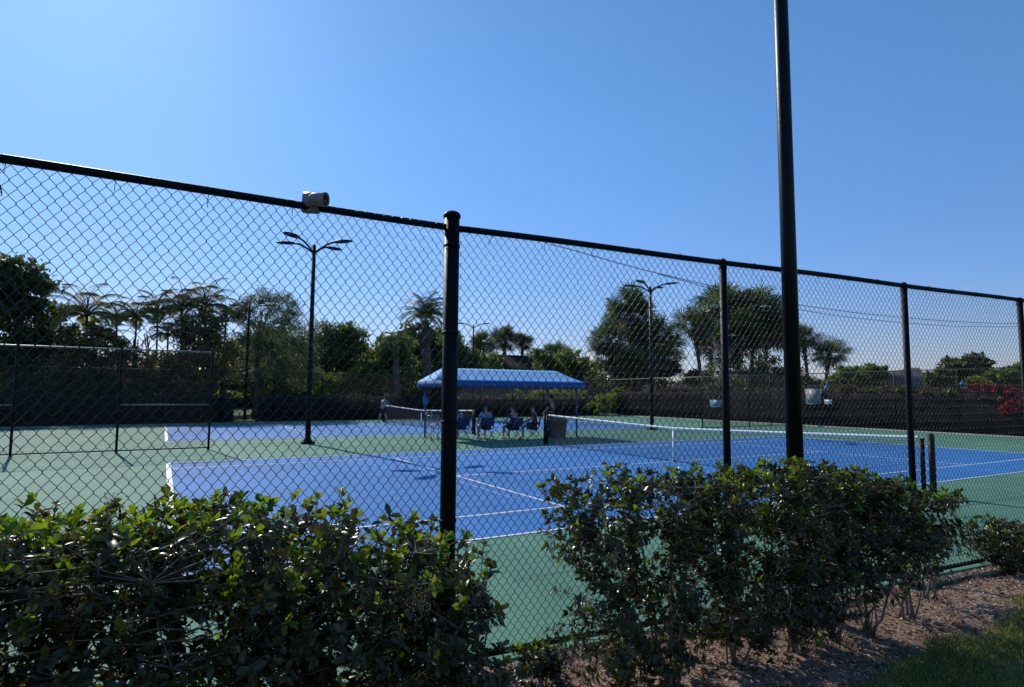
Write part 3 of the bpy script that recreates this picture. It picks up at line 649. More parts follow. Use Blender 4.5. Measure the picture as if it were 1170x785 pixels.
def person(loc, rz, pose, shirt, legs, label, hair='hair', cap=None, shoes='shoe', longlegs=False, sc_=1.0):
    e = empty('person', loc, rz, label, 'person'); e.scale = (sc_,)*3
    J = {k: (Vector(v), r) for k, (v, r) in pose.items()}
    E = [('pelvis', 'waist'), ('waist', 'chest'), ('chest', 'neck'), ('neck', 'head'), ('head', 'crown')]
    for s in 'LR': E += [('chest', 'sh'+s), ('sh'+s, 'el'+s), ('el'+s, 'wr'+s), ('wr'+s, 'pa'+s), ('pelvis', 'hip'+s), ('hip'+s, 'kn'+s), ('kn'+s, 'an'+s), ('an'+s, 'to'+s)]
    for s in 'LR':      # five separate fingers
        w_, p_ = J['wr'+s][0], J['pa'+s][0]; d = (p_-w_).normalized(); side = d.cross(Vector((0, 0, 1)))
        side = side.normalized() if side.length > .1 else Vector((1, 0, 0))
        for k in range(5):
            off = (k-2)*.016
            if k == 4: a_ = w_.lerp(p_, .45)+side*.045; b_ = a_+d*.03+side*.012
            else: a_ = p_+side*(off*.9+.006)+d*.03; b_ = a_+d*(.038-.006*abs(k-1.5))+Vector((0, 0, -.012))
            J['f%d%s' % (k, s)] = (a_, .009); J['g%d%s' % (k, s)] = (b_, .007); E += [('pa'+s, 'f%d%s' % (k, s)), ('f%d%s' % (k, s), 'g%d%s' % (k, s))]
    skin_mesh('body', J, E, M['skin'], e)
    fat = lambda k, f: (J[k][0], tuple(q*f for q in J[k][1]) if isinstance(J[k][1], tuple) else J[k][1]*f)
    T = {k: fat(k, 1.18) for k in ('waist', 'pelvis', 'chest', 'shL', 'shR')}; 
    for s in 'LR': T['sl'+s] = (J['sh'+s][0].lerp(J['el'+s][0], .75), .062)
    skin_mesh('shirt', T, [('pelvis', 'waist'), ('waist', 'chest'), ('chest', 'shL'), ('chest', 'shR'), ('shL', 'slL'), ('shR', 'slR')], M[shirt], e)
    T = {k: fat(k, 1.24) for k in ('pelvis', 'hipL', 'hipR')}; E2 = [('pelvis', 'hipL'), ('pelvis', 'hipR')]
    for s in 'LR': T['th'+s] = (J['hip'+s][0].lerp(J['kn'+s][0], .98 if longlegs else .75), .092); E2.append(('hip'+s, 'th'+s))
    if longlegs:
        for s in 'LR': T['an'+s] = (J['an'+s][0]+Vector((0, 0, .03)), .062); E2.append(('th'+s, 'an'+s))
    skin_mesh('trousers' if longlegs else 'shorts', T, E2, M[legs], e)
    hc, cr = J['head'][0], J['crown'][0]; hd = MB(); f = (cr-hc).normalized(); 
    mid = hc.lerp(cr, .62)
    for t, q in ((0, 0),):
        n1, n2 = 14, 8; V = []
        for i in range(n2+1):
            th = (i/n2)*R(105)
            for j in range(n1):
                ph = 2*math.pi*j/n1; r_ = .108 if not (math.sin(ph) > .4 and th > R(60)) else .085
                V.append((mid.x+r_*.86*math.sin(th)*math.cos(ph), mid.y-.008+r_*math.sin(th)*math.sin(ph), mid.z-.005+r_*1.12*math.cos(th)))
        hd.add(V, [[i*n1+j, i*n1+(j+1) % n1, (i+1)*n1+(j+1) % n1, (i+1)*n1+j] for i in range(n2) for j in range(n1)])
    hd.build('cap' if cap else 'hair', M[cap or hair], e, smooth=True)
    fb = MB()   # nose and ears
    fb.tube([(mid.x, mid.y+.088, mid.z-.0), (mid.x, mid.y+.112, mid.z-.035)], [.008, .014], 6)
    for s in (-1, 1): fb.lathe([(.001, -.03), (.018, -.01), (.018, .015), (.001, .03)], 8, (mid.x+s*.085, mid.y, mid.z-.03))
    fb.build('face_features', M['skin'], e, smooth=True)
    for s in 'LR':
        a_, t_ = J['an'+s][0], J['to'+s][0]; mb = MB(); d = (t_-a_); d.z = 0; mb.tube([tuple(Vector((a_.x, a_.y, t_.z))-d*.3), tuple(Vector((a_.x, a_.y, t_.z+.012))), tuple(t_), tuple(t_+d*.22)], [.035, .05, .045, .02], 10); mb.build('shoe', M[shoes], e, smooth=True)
    return e
def seated(lean=0.0, arm=.33):
    c = lambda z: lean*(z-.5)
    P = {'pelvis': ((0, -.08, .55), .125), 'waist': ((0, -.10+c(.72), .72), (.125, .10)), 'chest': ((0, -.10+c(.95), .95-abs(lean)*.12), (.145, .105)), 'neck': ((0, -.08+c(1.12), 1.13-abs(lean)*.2), .052),
         'head': ((0, -.06+c(1.2), 1.22-abs(lean)*.26), (.078, .085)), 'crown': ((0, -.05+c(1.3), 1.33-abs(lean)*.32), (.062, .072))}
    for s, q in (('L', -1), ('R', 1)):
        P['sh'+s] = ((q*.19, -.10+c(1.04), 1.04-abs(lean)*.15), .058); P['el'+s] = ((q*.26, .02+c(.9)*.7, .80), .042); P['wr'+s] = ((q*.18, arm, .66), .028); P['pa'+s] = ((q*.15, arm+.08, .64), (.03, .018))
        P['hip'+s] = ((q*.10, -.04, .52), .095); P['kn'+s] = ((q*.14, .38, .52), .062); P['an'+s] = ((q*.14, .40, .10), .038); P['to'+s] = ((q*.15, .56, .05), .03)
    return P
def standing(stride=.08, lean=0.0, arm=(0.1, .1)):
    P = {'pelvis': ((0, 0, .95), .12), 'waist': ((0, lean*.15, 1.10), (.12, .095)), 'chest': ((0, lean*.4, 1.33), (.145, .105)), 'neck': ((0, lean*.55, 1.50), .052), 'head': ((0, lean*.62+.01, 1.59), (.078, .086)), 'crown': ((0, lean*.7, 1.71), (.06, .07))}
    for s, q, a in (('L', -1, arm[0]), ('R', 1, arm[1])):
        P['sh'+s] = ((q*.19, lean*.45, 1.43), .058); P['el'+s] = ((q*.27, lean*.4+a*.4, 1.16), .042); P['wr'+s] = ((q*.24, lean*.4+a*1.6+.06, .98+a*.5), .028); P['pa'+s] = ((q*.23, lean*.4+a*1.9+.09, .91+a*.5), (.03, .018))
        P['hip'+s] = ((q*.10, 0, .90), .095); P['kn'+s] = ((q*.12, q*stride*.6+.03, .50), .062); P['an'+s] = ((q*.14, q*stride, .10), .038); P['to'+s] = ((q*.16, q*stride+.16, .05), .03)
    return P
person((CHP[0][0][0], CHP[0][0][1], 0), CHP[0][1], seated(.55, .45), 'lblue', 'navy', 'person in light blue shirt leaning forward in the leftmost chair')
person((CHP[1][0][0], CHP[1][0][1], 0), CHP[1][1], seated(.05), 'lblue', 'blackcloth', 'person in light blue shirt and dark cap sitting upright under the canopy', cap='navy')
person((CHP[2][0][0], CHP[2][0][1], 0), CHP[2][1], seated(.12), 'navy', 'blackcloth', 'person in navy shirt sitting in the third chair under the canopy')
person((CHP[3][0][0], CHP[3][0][1], 0), CHP[3][1], seated(.1, .4), 'maroon', 'blackcloth', 'person in maroon sitting sideways in the chair nearest the grey bin')
g = gnd(631, 498.5); person((g[0], g[1]+.1, 0), R(25), standing(.05, .0), 'blackcloth', 'blackcloth', 'person in black standing beside the grey bin under the canopy', longlegs=True, shoes='blackcloth')
g = gnd(437, 484.2); person((g[0], g[1], 0), R(-60), standing(.2, .35, (.22, .28)), 'greyshirt', 'blackcloth', 'player in grey shirt and black shorts bending beside the far net', sc_=.95)
# bin
g = gnd(639.5, 500); mb = MB(); V = []
for z, s in ((.0, .24), (.05, .25), (.70, .29), (.70, .31), (.75, .31), (.78, .27)): V += [(-s, -s*.9, z), (s, -s*.9, z), (s, s*.9, z), (-s, s*.9, z)]
mb.add(V, [[i*4+j, i*4+(j+1) % 4, (i+1)*4+(j+1) % 4, (i+1)*4+j] for i in range(5) for j in range(4)]); mb.F.append((np.array([[20, 21, 22, 23]]), 0))
e = empty('litter_bin', (g[0], g[1]+.15, 0), R(8), 'square olive-grey bin behind the far end of the near net', 'bin'); mb.build('bin_body', M['bin'], e)
mb = MB(); mb.box((0, 0, .80), (.5, .46, .035)); mb.build('lid', M['bin'], e)
# kit bag on the ground by the standing person
g = gnd(627, 499.5); e = empty('kit_bag', (g[0]-.12, g[1]-.25, 0), R(20), 'black kit bag stood upright against the near net post', 'bag')
mb = MB(); mb.lathe([(.001, 0), (.15, .0), (.19, .06), (.20, .3), (.17, .5), (.08, .6), (.001, .61)], 14); mb.build('bag_body', M['blackcloth'], e, smooth=True)
mb = MB(); mb.tube([(-.1, 0, .52), (-.06, .0, .68), (.06, 0, .68), (.1, 0, .52)], .012, 6); mb.build('handle', M['navy'], e, smooth=True)
# pale ball cart by the fence corner post
g = gnd(494, 503.5); e = empty('ball_cart', (g[0], g[1], 0), R(15), 'pale metal ball cart on small wheels left of the corner fence post', 'ball cart')
mb = MB()
for x in (-.16, .16):
    for y in (-.14, .14): mb.tube([(x, y, .08), (x*1.1, y*1.1, .95)], .012, 6)
for z in (.62, .95): mb.tube([(-.17, -.15, z), (.17, -.15, z), (.17, .15, z), (-.17, .15, z), (-.17, -.15, z)], .01, 6)
mb.build('frame', M['alu'], e, smooth=True)
mb = MB()
for k in range(9):
    x = -.16+.04*k; mb.tube([(x, -.15, .94), (x, -.15, .62)], .004, 4); mb.tube([(x, .15, .94), (x, .15, .62)], .004, 4); mb.tube([(x, -.15, .62), (x, .15, .62)], .004, 4)
mb.build('basket', M['alu'], e)
for x in (-.16, .16):
    mb = MB(); a = np.linspace(0, 2*math.pi, 14); mb.tube([(x+.015, -.14+.05*math.cos(t), .065+.05*math.sin(t)) for t in a], .016, 6); mb.build('wheel', M['black'], e, smooth=True)
mb = MB(); mb.tube([(-.14, .2, .95), (-.14, .26, 1.05), (.14, .26, 1.05), (.14, .2, .95)], .012, 6); mb.build('handle', M['white'], e, smooth=True)

# ------------------------------------------------------------------ notices on the right fence
def board(name, px, py, wpx, hpx, m, label, cat, X=None):
    y_ = None
    for yy in np.arange(-6, 30, .05):
        P = np.array([RF(yy)-.10, yy, 1.5]); d = P-CAM
        if 585+FPX*(d@_r2)/(d@_f) < px: y_ = yy; break
    d = P-CAM; k = (d@_f)/FPX; z = at_x(px, py, RF(y_)-.1)[2]; vf = abs(math.cos(YAW)) ; w_ = wpx*k/ .78; h_ = hpx*k
    e = empty(name, (RF(y_)-.10, y_, z), 0, label, cat)
    mb = MB(); mb.box((0, 0, 0), (.012, w_, h_)); mb.build('board', m, e)
    mb = MB()
    for s in (-1, 1): mb.box((0, s*(w_/2+.006), 0), (.022, .012, h_+.024)); mb.box((0, 0, s*(h_/2+.006)), (.0215, w_, .012))
    mb.build('board_frame', M['alu'], e); return e
board('notice_board', 929.5, 453, 15, 17, M['signg'], 'grey notice with faded lettering on the black windscreen fence', 'sign')
board('notice_board', 818, 461, 13, 8, M['signb'], 'light blue board left of the second fence post from the corner', 'sign')
board('notice_board', 946.5, 459, 7, 5, M['white'], 'small white plate right of the grey notice', 'sign')

# ------------------------------------------------------------------ distant vegetation
def crown_pts(blobs, n, clump=.28, per=60):
    """blobs: (cx,cy,cz,rx,ry,rz) ; leaves gathered in clumps through the outer volume"""
    vol = np.array([b[3]*b[4]*b[5] for b in blobs])**.75; pr = vol/vol.sum(); nc = max(4, n//per)
    which = RNG.choice(len(blobs), nc, p=pr); B = np.array(blobs)[which]
    d = rand_dir(nc); rr = RNG.uniform(.35, 1.0, nc)**.6; C = B[:, :3]+d*rr[:, None]*B[:, 3:]
    cs = clump*np.minimum(B[:, 3], B[:, 5])*RNG.uniform(.5, 1.3, nc)
    k = RNG.integers(0, nc, n); off = RNG.normal(size=(n, 3))*cs[k][:, None]*.6*np.array([1.2, 1.2, .75])
    return C[k]+off, C, d
def px_blobs(bl, Y, depth=1.0):
    out = []
    for b in bl:
        x, y, rx, ry = b[:4]; YY = Y+(b[4] if len(b) > 4 else 0); P = at(x, y, YY); k = mpp(P); out.append((P[0], P[1], P[2], rx*k, (rx+ry)*.5*k*depth, ry*k))
    return out
def make_tree(name, label, cat, Y, bl, leafm, n, lsize, trunk_px=None, group=None, tr=.16, aspect=.55, droop=0.0, clump=.28, per=60, trunkm='bark', up=.0):
    B = px_blobs(bl, Y); cx = at(trunk_px, 440, Y)[0] if trunk_px else float(np.mean([b[0] for b in B])); cyy = float(np.mean([b[1] for b in B]))
    base = np.array([cx, cyy, -.09]); e = empty(name, base, 0, label, cat, group)
    n = int(n*2.0); lsize *= 1.12
    P, C, d = crown_pts(B, n, clump, per)
    k = P[:, 2] > .05; P = P[k]; n = len(P)
    D = rand_dir(n); D[:, 2] -= droop; Nn = rand_dir(n, .4); L = RNG.uniform(.6, 1.25, n)*lsize
    mb = MB(); add_cards(mb, rel(P, base), D, Nn, L, L*aspect); mb.build('crown', leafm, e)
    mb = MB(); top = np.array(B)[:, :3]; tz = max(1.2, float(np.median(top[:, 2])))
    lean = RNG.normal(0, .15, 2); mb.tube([(0, 0, -.1), (lean[0]*.4, lean[1]*.4, tz*.45), (lean[0], lean[1], tz)], [tr*1.3, tr, tr*.6], 8)
    for c in list(C[:: max(1, len(C)//26)]):
        c = c-base; z0 = min(tz*.95, max(.4, c[2]*.55)); a0 = np.array([lean[0]*z0/tz, lean[1]*z0/tz, z0]); m_ = (a0+c)/2+np.array([0, 0, .15*np.linalg.norm(c-a0)])
        mb.tube([a0, m_, c], [tr*.22, tr*.13, tr*.04], 5)
    mb.build('trunk', M[trunkm], e, smooth=True); return e
GT = 'trees beyond the back fence'
make_tree('broadleaf_tree', 'tall dark broadleaf tree at the far left edge, rising above the dividing fence', 'tree', 36, [(12, 325, 36, 32), (45, 338, 16, 18), (50, 360, 24, 22), (-30, 340, 45, 55), (0, 375, 55, 40), (75, 395, 30, 22), (30, 420, 55, 30)], M['tree_dark'], 11000, .30, 20, GT, .25, per=110, clump=.32)
make_tree('rusty_shrub', 'brown and orange leaved shrubs under the leftmost palm', 'shrub', 33, [(95, 385, 28, 16), (120, 400, 30, 20), (85, 425, 35, 20), (135, 425, 30, 20)], M['rust'], 4200, .22, 100, 'shrubs beyond the back fence', .06)
make_tree('rusty_shrub', 'orange tinged shrub mass between palms and the post of the dividing fence', 'shrub', 33, [(185, 412, 26, 16), (228, 385, 26, 30), (250, 405, 24, 26), (205, 430, 45, 18), (170, 430, 30, 16)], M['rust'], 5200, .2, 215, 'shrubs beyond the back fence', .06)
make_tree('dense_shrub', 'dark shrub mass low behind the left dividing fence', 'shrub', 31, [(30, 440, 50, 16), (90, 445, 45, 14), (150, 445, 40, 12), (215, 445, 30, 10), (10, 460, 50, 14), (120, 462, 60, 12)], M['tree_dark'], 5000, .2, 60, 'shrubs beyond the back fence', .05)
make_tree('feathery_tree', 'feathery grey-green tree behind the thin two-headed lamp post', 'tree', 34.5, [(300, 345, 26, 15), (285, 362, 22, 14), (322, 352, 22, 16), (340, 375, 18, 20), (310, 380, 30, 18), (285, 395, 25, 16), (335, 405, 28, 20), (300, 418, 35, 18), (345, 430, 20, 16), (275, 425, 15, 15)], M['tree_grey'], 15000, .17, 293, GT, .2, .30, per=90, clump=.42)
make_tree('broadleaf_tree', 'pale open tree just right of the tall four-headed lamp post', 'tree', 40, [(372, 384, 20, 14), (368, 405, 20, 20), (385, 420, 18, 18)], M['tree_grey'], 4500, .26, 370, GT, .15, .4, clump=.4)
make_tree('broadleaf_tree', 'round-topped green tree in the middle of the left fence panel', 'tree', 39, [(398, 382, 14, 14), (408, 392, 16, 16), (395, 410, 26, 22), (405, 435, 30, 18)], M['tree_mid'], 5500, .26, 402, GT, .16)
make_tree('broadleaf_tree', 'bright yellow-green tree between the round-topped tree and the tall palm', 'tree', 35, [(440, 398, 20, 14), (455, 402, 22, 18), (428, 412, 20, 18), (450, 425, 32, 20), (415, 432, 26, 16), (380, 440, 30, 14)], M['tree_light'], 8000, .22, 445, GT, .16)
make_tree('broadleaf_tree', 'green tree just right of the corner fence post, above the canopy', 'tree', 40, [(516, 395, 14, 18), (530, 412, 18, 16), (520, 425, 26, 18), (555, 420, 20, 16)], M['tree_mid'], 5500, .26, 522, GT, .15)
make_tree('round_shrub', 'rounded bushes over the house roof behind the canopy', 'shrub', 47, [(618, 412, 18, 12), (655, 412, 22, 14), (640, 422, 30, 10), (680, 420, 14, 10)], M['tree_mid'], 3500, .30, 640, 'shrubs beyond the back fence', .1)
make_tree('round_shrub', 'yellow-green shrub behind the back fence seen under the canopy', 'shrub', 33.5, [(600, 452, 26, 8), (625, 450, 26, 9), (655, 452, 20, 8)], M['tree_light'], 2800, .16, 620, 'shrubs beyond the back fence', .05)
make_tree('round_shrub', 'sunlit yellow-green shrub at the back corner right of the canopy', 'shrub', 29.9, [(690, 462, 15, 12), (705, 455, 18, 10), (680, 468, 12, 8)], M['tree_light'], 2400, .15, 690, 'shrubs beyond the back fence', .05)
make_tree('round_shrub', 'low sunlit bush under the feathery tree', 'shrub', 36, [(262, 452, 14, 8), (225, 452, 10, 6)], M['tree_light'], 900, .2, 262, 'shrubs beyond the back fence', .05)
GR = 'trees beyond the right fence'
make_tree('broadleaf_tree', 'olive green bushy tree right of the rounded cabbage palm near the grey notice', 'tree', 18, [(975, 430, 22, 12), (998, 425, 18, 10), (960, 440, 20, 10), (990, 440, 25, 8)], M['tree_mid'], 4500, .26, 985, GR, .14)
make_tree('broadleaf_tree', 'large dark spreading tree right of the pyramid roof', 'tree', 9, [(1095, 422, 22, 13), (1075, 432, 16, 10), (1115, 418, 12, 11), (1105, 432, 22, 10)], M['tree_dark'], 4800, .34, 1095, GR, .25)
make_tree('broadleaf_tree', 'low rounded green tree at the far right edge', 'tree', 5, [(1145, 432, 20, 9), (1170, 430, 22, 11), (1195, 432, 20, 12)], M['tree_mid'], 3600, .30, 1160, GR, .2)
make_tree('round_shrub', 'small yellow-green bush between the dark tree and red bougainvillea', 'shrub', 3.5, [(1112, 436, 10, 5), (1125, 440, 12, 5)], M['tree_light'], 900, .18, 1115, 'shrubs beyond the right fence', .05)
make_tree('dark_treeline', 'dark tree line seen low between palms and the house', 'trees', 34, [(900, 430, 22, 12), (870, 432, 25, 12), (800, 432, 20, 10), (925, 440, 20, 10), (830, 440, 30, 10)], M['tree_grey'], 5200, .28, 880, GR, .15)
make_tree('dark_treeline', 'dark tree line right of the olive bushy tree, behind the pyramid roof', 'trees', 32, [(1020, 436, 18, 7), (1045, 434, 25, 7), (1070, 438, 14, 6)], M['tree_dark'], 2600, .3, 1030, GR, .15)

make_tree('dark_treeline', 'dense dark foliage behind the left palm row', 'trees', 44, [(30, 430, 60, 20), (90, 428, 40, 18), (140, 428, 35, 16), (190, 422, 35, 22), (240, 412, 30, 28), (120, 440, 60, 14), (220, 440, 50, 14)], M['tree_dark'], 6000, .36, 150, GT, .2)
make_tree('dark_treeline', 'dense dark green foliage behind the feathery tree and the tall lamp post', 'trees', 45, [(280, 415, 30, 28), (320, 405, 35, 35), (355, 412, 30, 30), (390, 420, 35, 26), (300, 440, 40, 12), (370, 440, 40, 12)], M['tree_mid'], 7000, .36, 320, GT, .2)
make_tree('dark_treeline', 'dense dark foliage behind the tall spiky palm', 'trees', 44, [(430, 420, 30, 25), (465, 400, 25, 24), (495, 400, 25, 28), (515, 415, 30, 25), (545, 425, 25, 16), (470, 435, 50, 16), (476, 386, 20, 16), (504, 390, 16, 20)], M['tree_dark'], 7500, .36, 480, GT, .2)
make_tree('dark_treeline', 'dark undergrowth at the foot of the cabbage palm clump by the right lamp post', 'trees', 38, [(690, 428, 22, 16), (720, 425, 25, 22), (752, 428, 22, 16), (735, 405, 20, 18)], M['tree_dark'], 4000, .28, 720, GR, .15)
make_tree('dark_treeline', 'dark undergrowth below the tall cabbage palms behind the second fence post', 'trees', 38.5, [(795, 432, 18, 12), (825, 425, 22, 22), (852, 420, 22, 26), (880, 425, 22, 20), (840, 395, 16, 18)], M['tree_grey'], 4500, .26, 845, GR, .15)

# palms ------------------------------------------------------------------------
def fan_crown(seed, n=88, R0=1.0, Bl=1.0):
    rg = np.random.default_rng(seed); g_ = MB(); dd = MB()
    for i in range(n):
        el = math.asin(rg.uniform(-.8, 1.0)); az = rg.uniform(0, 2*math.pi); dead = el < R(-22) and rg.random() < .65
        d = np.array([math.cos(el)*math.cos(az), math.cos(el)*math.sin(az), math.sin(el)]); pl = R0*rg.uniform(.55, 1.2)
        p1 = d*pl*.6+np.array([0, 0, .04]); p2 = d*pl-np.array([0, 0, .10*pl]); mb = dd if dead else g_
        mb.tube([(0, 0, 0), p1, p2], [.02, .014, .01], 4, False)
        s = np.cross(d, [0, 0, 1.]); s /= np.linalg.norm(s)+1e-9; roll = rg.uniform(-.7, .7); up = np.cross(s, d); s2 = s*math.cos(roll)+up*math.sin(roll); n2 = np.cross(s2, d)
        nb = 15
        for j in range(nb):
            a = (j/(nb-1)-.5)*R(230); bd = d*math.cos(a)+s2*math.sin(a)+n2*.12*abs(math.sin(a)); L = Bl*(.75+.25*math.cos(a))*rg.uniform(.85, 1.1); sd_ = np.cross(bd, n2); sd_ /= np.linalg.norm(sd_)+1e-9
            w_ = .04; q1 = p2+bd*L*.55; q2 = p2+bd*L+np.array([0, 0, -.22*L*rg.uniform(.2, 1.3)])
            mb.add([p2, q1-sd_*w_, q2, q1+sd_*w_], [[0, 1, 2, 3]])
    return g_, dd
fan_lib = []
for sd_, nf_ in ((1, 62), (2, 88), (3, 74), (4, 96), (5, 55)):
    g_, dd = fan_crown(sd_, nf_); a = g_.build('fan_leaves', M['fan']); b = dd.build('dead_leaves', M['deadfan']); fan_lib.append((a.data, b.data)); bpy.data.objects.remove(a); bpy.data.objects.remove(b)
def cabbage_palm(px, py, rpx, Y, label, group, trunk_px=None, lean=0):
    P = at(px, py, Y); k = mpp(P); s = rpx*k/1.42; tp = at(trunk_px or px, 440, Y); base = np.array([tp[0], Y, -.09]); e = empty('cabbage_palm', base, 0, label, 'palm tree', group)
    top = P-base; i = RNG.integers(0, 5); sq = RNG.uniform(.82, 1.12); tl = RNG.uniform(-.25, .25, 2)
    mb = MB(); z = top[2]; nseg = 7
    pts = [(top[0]*(t/(nseg-1))**1.6, 0, z*t/(nseg-1)) for t in range(nseg)]; rr = [.24, .19, .17, .17, .18, .22, .26]; mb.tube(pts, [r_*min(1.2, max(.6, s)) for r_ in rr], 10)
    for t in range(26):   # old leaf boots under the crown
        zz = z*(.62+.36*t/26); a = t*2.4; c0 = np.array([top[0]*(zz/z)**1.6, 0, zz]); o_ = np.array([math.cos(a), math.sin(a), 0])*.2*s
        mb.tube([c0+o_*.6, c0+o_*1.5+np.array([0, 0, .22*s])], [.05*s, .02*s], 4)
    mb.build('trunk', M['palmbark'], e, smooth=True)
    for nm, me in (('crown', fan_lib[i][0]), ('dead_fronds', fan_lib[i][1])):
        o = bpy.data.objects.new(nm, me); COL.objects.link(o); o.parent = e; o.location = tuple(top); o.scale = (s*(2-sq), s, s*sq); o.rotation_euler = (tl[0], tl[1], RNG.uniform(0, 6))
GP = 'cabbage palms beyond the courts'
for px, py, r_, Y, tp, lb in [
    (719, 357, 27, 38, 724, 'tallest cabbage palm of the clump right of the canopy'),
    (696, 388, 23, 37, 702, 'cabbage palm on the left side of the clump by the canopy'),
    (746, 392, 31, 36, 744, 'wide cabbage palm directly behind the right lamp post'),
    (706, 414, 22, 36.5, 708, 'low cabbage palm at the bottom left of the clump by the canopy'),
    (756, 412, 22, 38, 752, 'low cabbage palm at the right foot of the lamp post clump'),
    (729, 418, 22, 35, 730, 'shaggy low cabbage palm in the middle of the lamp post clump'),
    (792, 370, 23, 37, 803, 'leaning cabbage palm left of the second fence post from the corner'),
    (826, 350, 30, 39, 829, 'tall cabbage palm whose crown is behind the second fence post'),
    (862, 352, 33, 37, 858, 'tall full cabbage palm just left of the thick near lamp post'),
    (844, 382, 29, 36, 845, 'shorter cabbage palm hanging between two tall ones'),
    (878, 376, 27, 38, 872, 'cabbage palm partly hidden by the thick near lamp post'),
    (812, 388, 20, 40, 812, 'small cabbage palm low at the left of the tall pair'),
    (917, 388, 19, 40, 925, 'cabbage palm just right of the thick near lamp post'),
    (948, 404, 19, 38, 941, 'rounded cabbage palm right of the thick lamp post, rightmost of all'),
    (900, 384, 18, 42, 903, 'cabbage palm peeping out behind the thick near lamp post'),
    (576, 386, 15, 58, 577, 'small distant cabbage palm above the canopy, tallest of its pair'),
    (597, 390, 12, 60, 596, 'smallest distant cabbage palm above the canopy'),
    (551, 394, 15, 56, 551, 'small dark cabbage palm beside the distant lamp post'),
    (636, 402, 15, 56, 636, 'distant cabbage palm above the right half of the canopy')]:
    cabbage_palm(px, py, r_, Y, lb, GP, tp)

def pinnate(seed, n=15, L=2.2, droop=1.0, leaflet=.5, upb=.2):
    rg = np.random.default_rng(seed); mb = MB()
    for i in range(n):
        az = i*2.399+rg.uniform(-.2, .2); el0 = R(80)-R(85)*(i/n)**.9+upb*.3; t = np.linspace(0, 1, 12); Lf = L*rg.uniform(.85, 1.1)
        P = []; p = np.zeros(3); el = el0
        for k in range(12):
            P.append(p.copy()); p = p+Lf/11*np.array([math.cos(el)*math.cos(az), math.cos(el)*math.sin(az), math.sin(el)]); el -= droop*R(11)*(.5+k/11)
        P = np.array(P); mb.tube(P, np.linspace(.03, .006, 12), 4, False)
        T = unit(np.gradient(P, axis=0)); q = np.linspace(.16, .99, 30); side = np.array([-math.sin(az), math.cos(az), 0])
        for s in (-1, 1):
            B = np.stack([np.interp(q, t, P[:, c]) for c in range(3)], 1); TT = np.stack([np.interp(q, t, T[:, c]) for c in range(3)], 1)
            Dl = side*s*.85+TT*.55+np.array([0, 0, -.25]); ln = leaflet*np.sin(math.pi*(q*.8+.15))*rg.uniform(.85, 1.1, 30)
            add_cards(mb, B, Dl, TT+np.array([0, 0, 1.]), ln, .05)
    return mb
areca_lib = []
for sd_ in (11, 12, 13):
    o = pinnate(sd_, 16, 1.9, 1.0, .52, 1.0).build('fronds', M['frond']); areca_lib.append(o.data); bpy.data.objects.remove(o)
def areca(px, py, rpx, Y, label, tp):
    P = at(px, py, Y); k = mpp(P); s = rpx*k/1.15; b_ = at(tp, 440, Y); base = np.array([b_[0], Y, -.09]); e = empty('areca_palm', base, 0, label, 'palm tree', 'slender palms beyond the left dividing fence'); top = P-base
    mb = MB(); mb.tube([(0, 0, 0), (top[0]*.2, .0, top[2]*.4), (top[0]*.6, 0, top[2]*.75), (top[0], 0, top[2])], [.09, .065, .055, .06], 8)
    for q in range(3):
        dx = RNG.uniform(-.5, .5); mb.tube([(dx*.3, .1*q, 0), (dx, .15*q, top[2]*.45), (dx*1.8+top[0]*.5, .2*q, top[2]*.8)], [.05, .04, .035], 6)
    mb.build('trunk', M['palmbark'], e, smooth=True)
    o = bpy.data.objects.new('crown', areca_lib[RNG.integers(0, 3)]); COL.objects.link(o); o.parent = e; o.location = tuple(top); o.scale = (s, s, s); o.rotation_euler = (0, 0, RNG.uniform(0, 6))
for px, py, r_, Y, tp, lb in [(99, 362, 33, 34, 100, 'leftmost arching palm with the widest fronds beside the dark tree'), (133, 366, 20, 35, 134, 'slender palm second from left in the palm row'),
    (156, 364, 22, 34, 152, 'slender palm third from left in the palm row'), (180, 358, 24, 35, 178, 'slender palm in the middle of the palm row, standing slightly higher'),
    (208, 354, 27, 34.5, 206, 'bushy slender palm with brown fronds right of the middle'), (235, 352, 28, 34, 232, 'tall bronze-fronded palm near the right end of the palm row'),
    (258, 368, 25, 35, 254, 'rightmost bronze palm beside the thin two-headed lamp post'), (222, 382, 24, 33.5, 222, 'lower palm beneath the bronze-fronded ones'), (192, 384, 20, 33.5, 190, 'lower palm beneath the middle of the palm row'), (120, 388, 20, 33, 121, 'lower palm beneath the left end of the palm row')]:
    areca(px, py, r_, Y, lb, tp)
# coconut-like palm near the corner post
P = at(486, 366, 32.5); k = mpp(P); b_ = at(486, 440, 32.5); base = np.array([b_[0], 32.5, -.09]); top = P-base
e = empty('coconut_palm', base, 0, 'tall spiky palm with a shaggy brown trunk left of the corner post', 'palm tree')
mb = MB(); mb.tube([(0, 0, 0), (.1, 0, top[2]*.5), (top[0], 0, top[2])], [.42, .36, .28], 12)
for t in range(46): zz = top[2]*(.2+.78*t/46); a = t*2.4; mb.tube([(.3*math.cos(a), .3*math.sin(a), zz), (.46*math.cos(a), .46*math.sin(a), zz+.28)], [.07, .03], 4)
mb.build('trunk', M['palmbark'], e, smooth=True)
o = pinnate(5, 30, 2.1, .85, .6, .9).build('crown', M['coco'], e); o.location = tuple(top+np.array([0, 0, .35])); o.scale = (1.2,)*3
o = pinnate(6, 34, 1.7, 2.2, .5, -2.2).build('dead_fronds', M['deadfan'], e); o.location = tuple(top-np.array([0, 0, .75])); o.scale = (.62, .62, 1.5)
P = at(452, 392, 33); b_ = at(455, 440, 33); base = np.array([b_[0], 33, -.09]); top = P-base
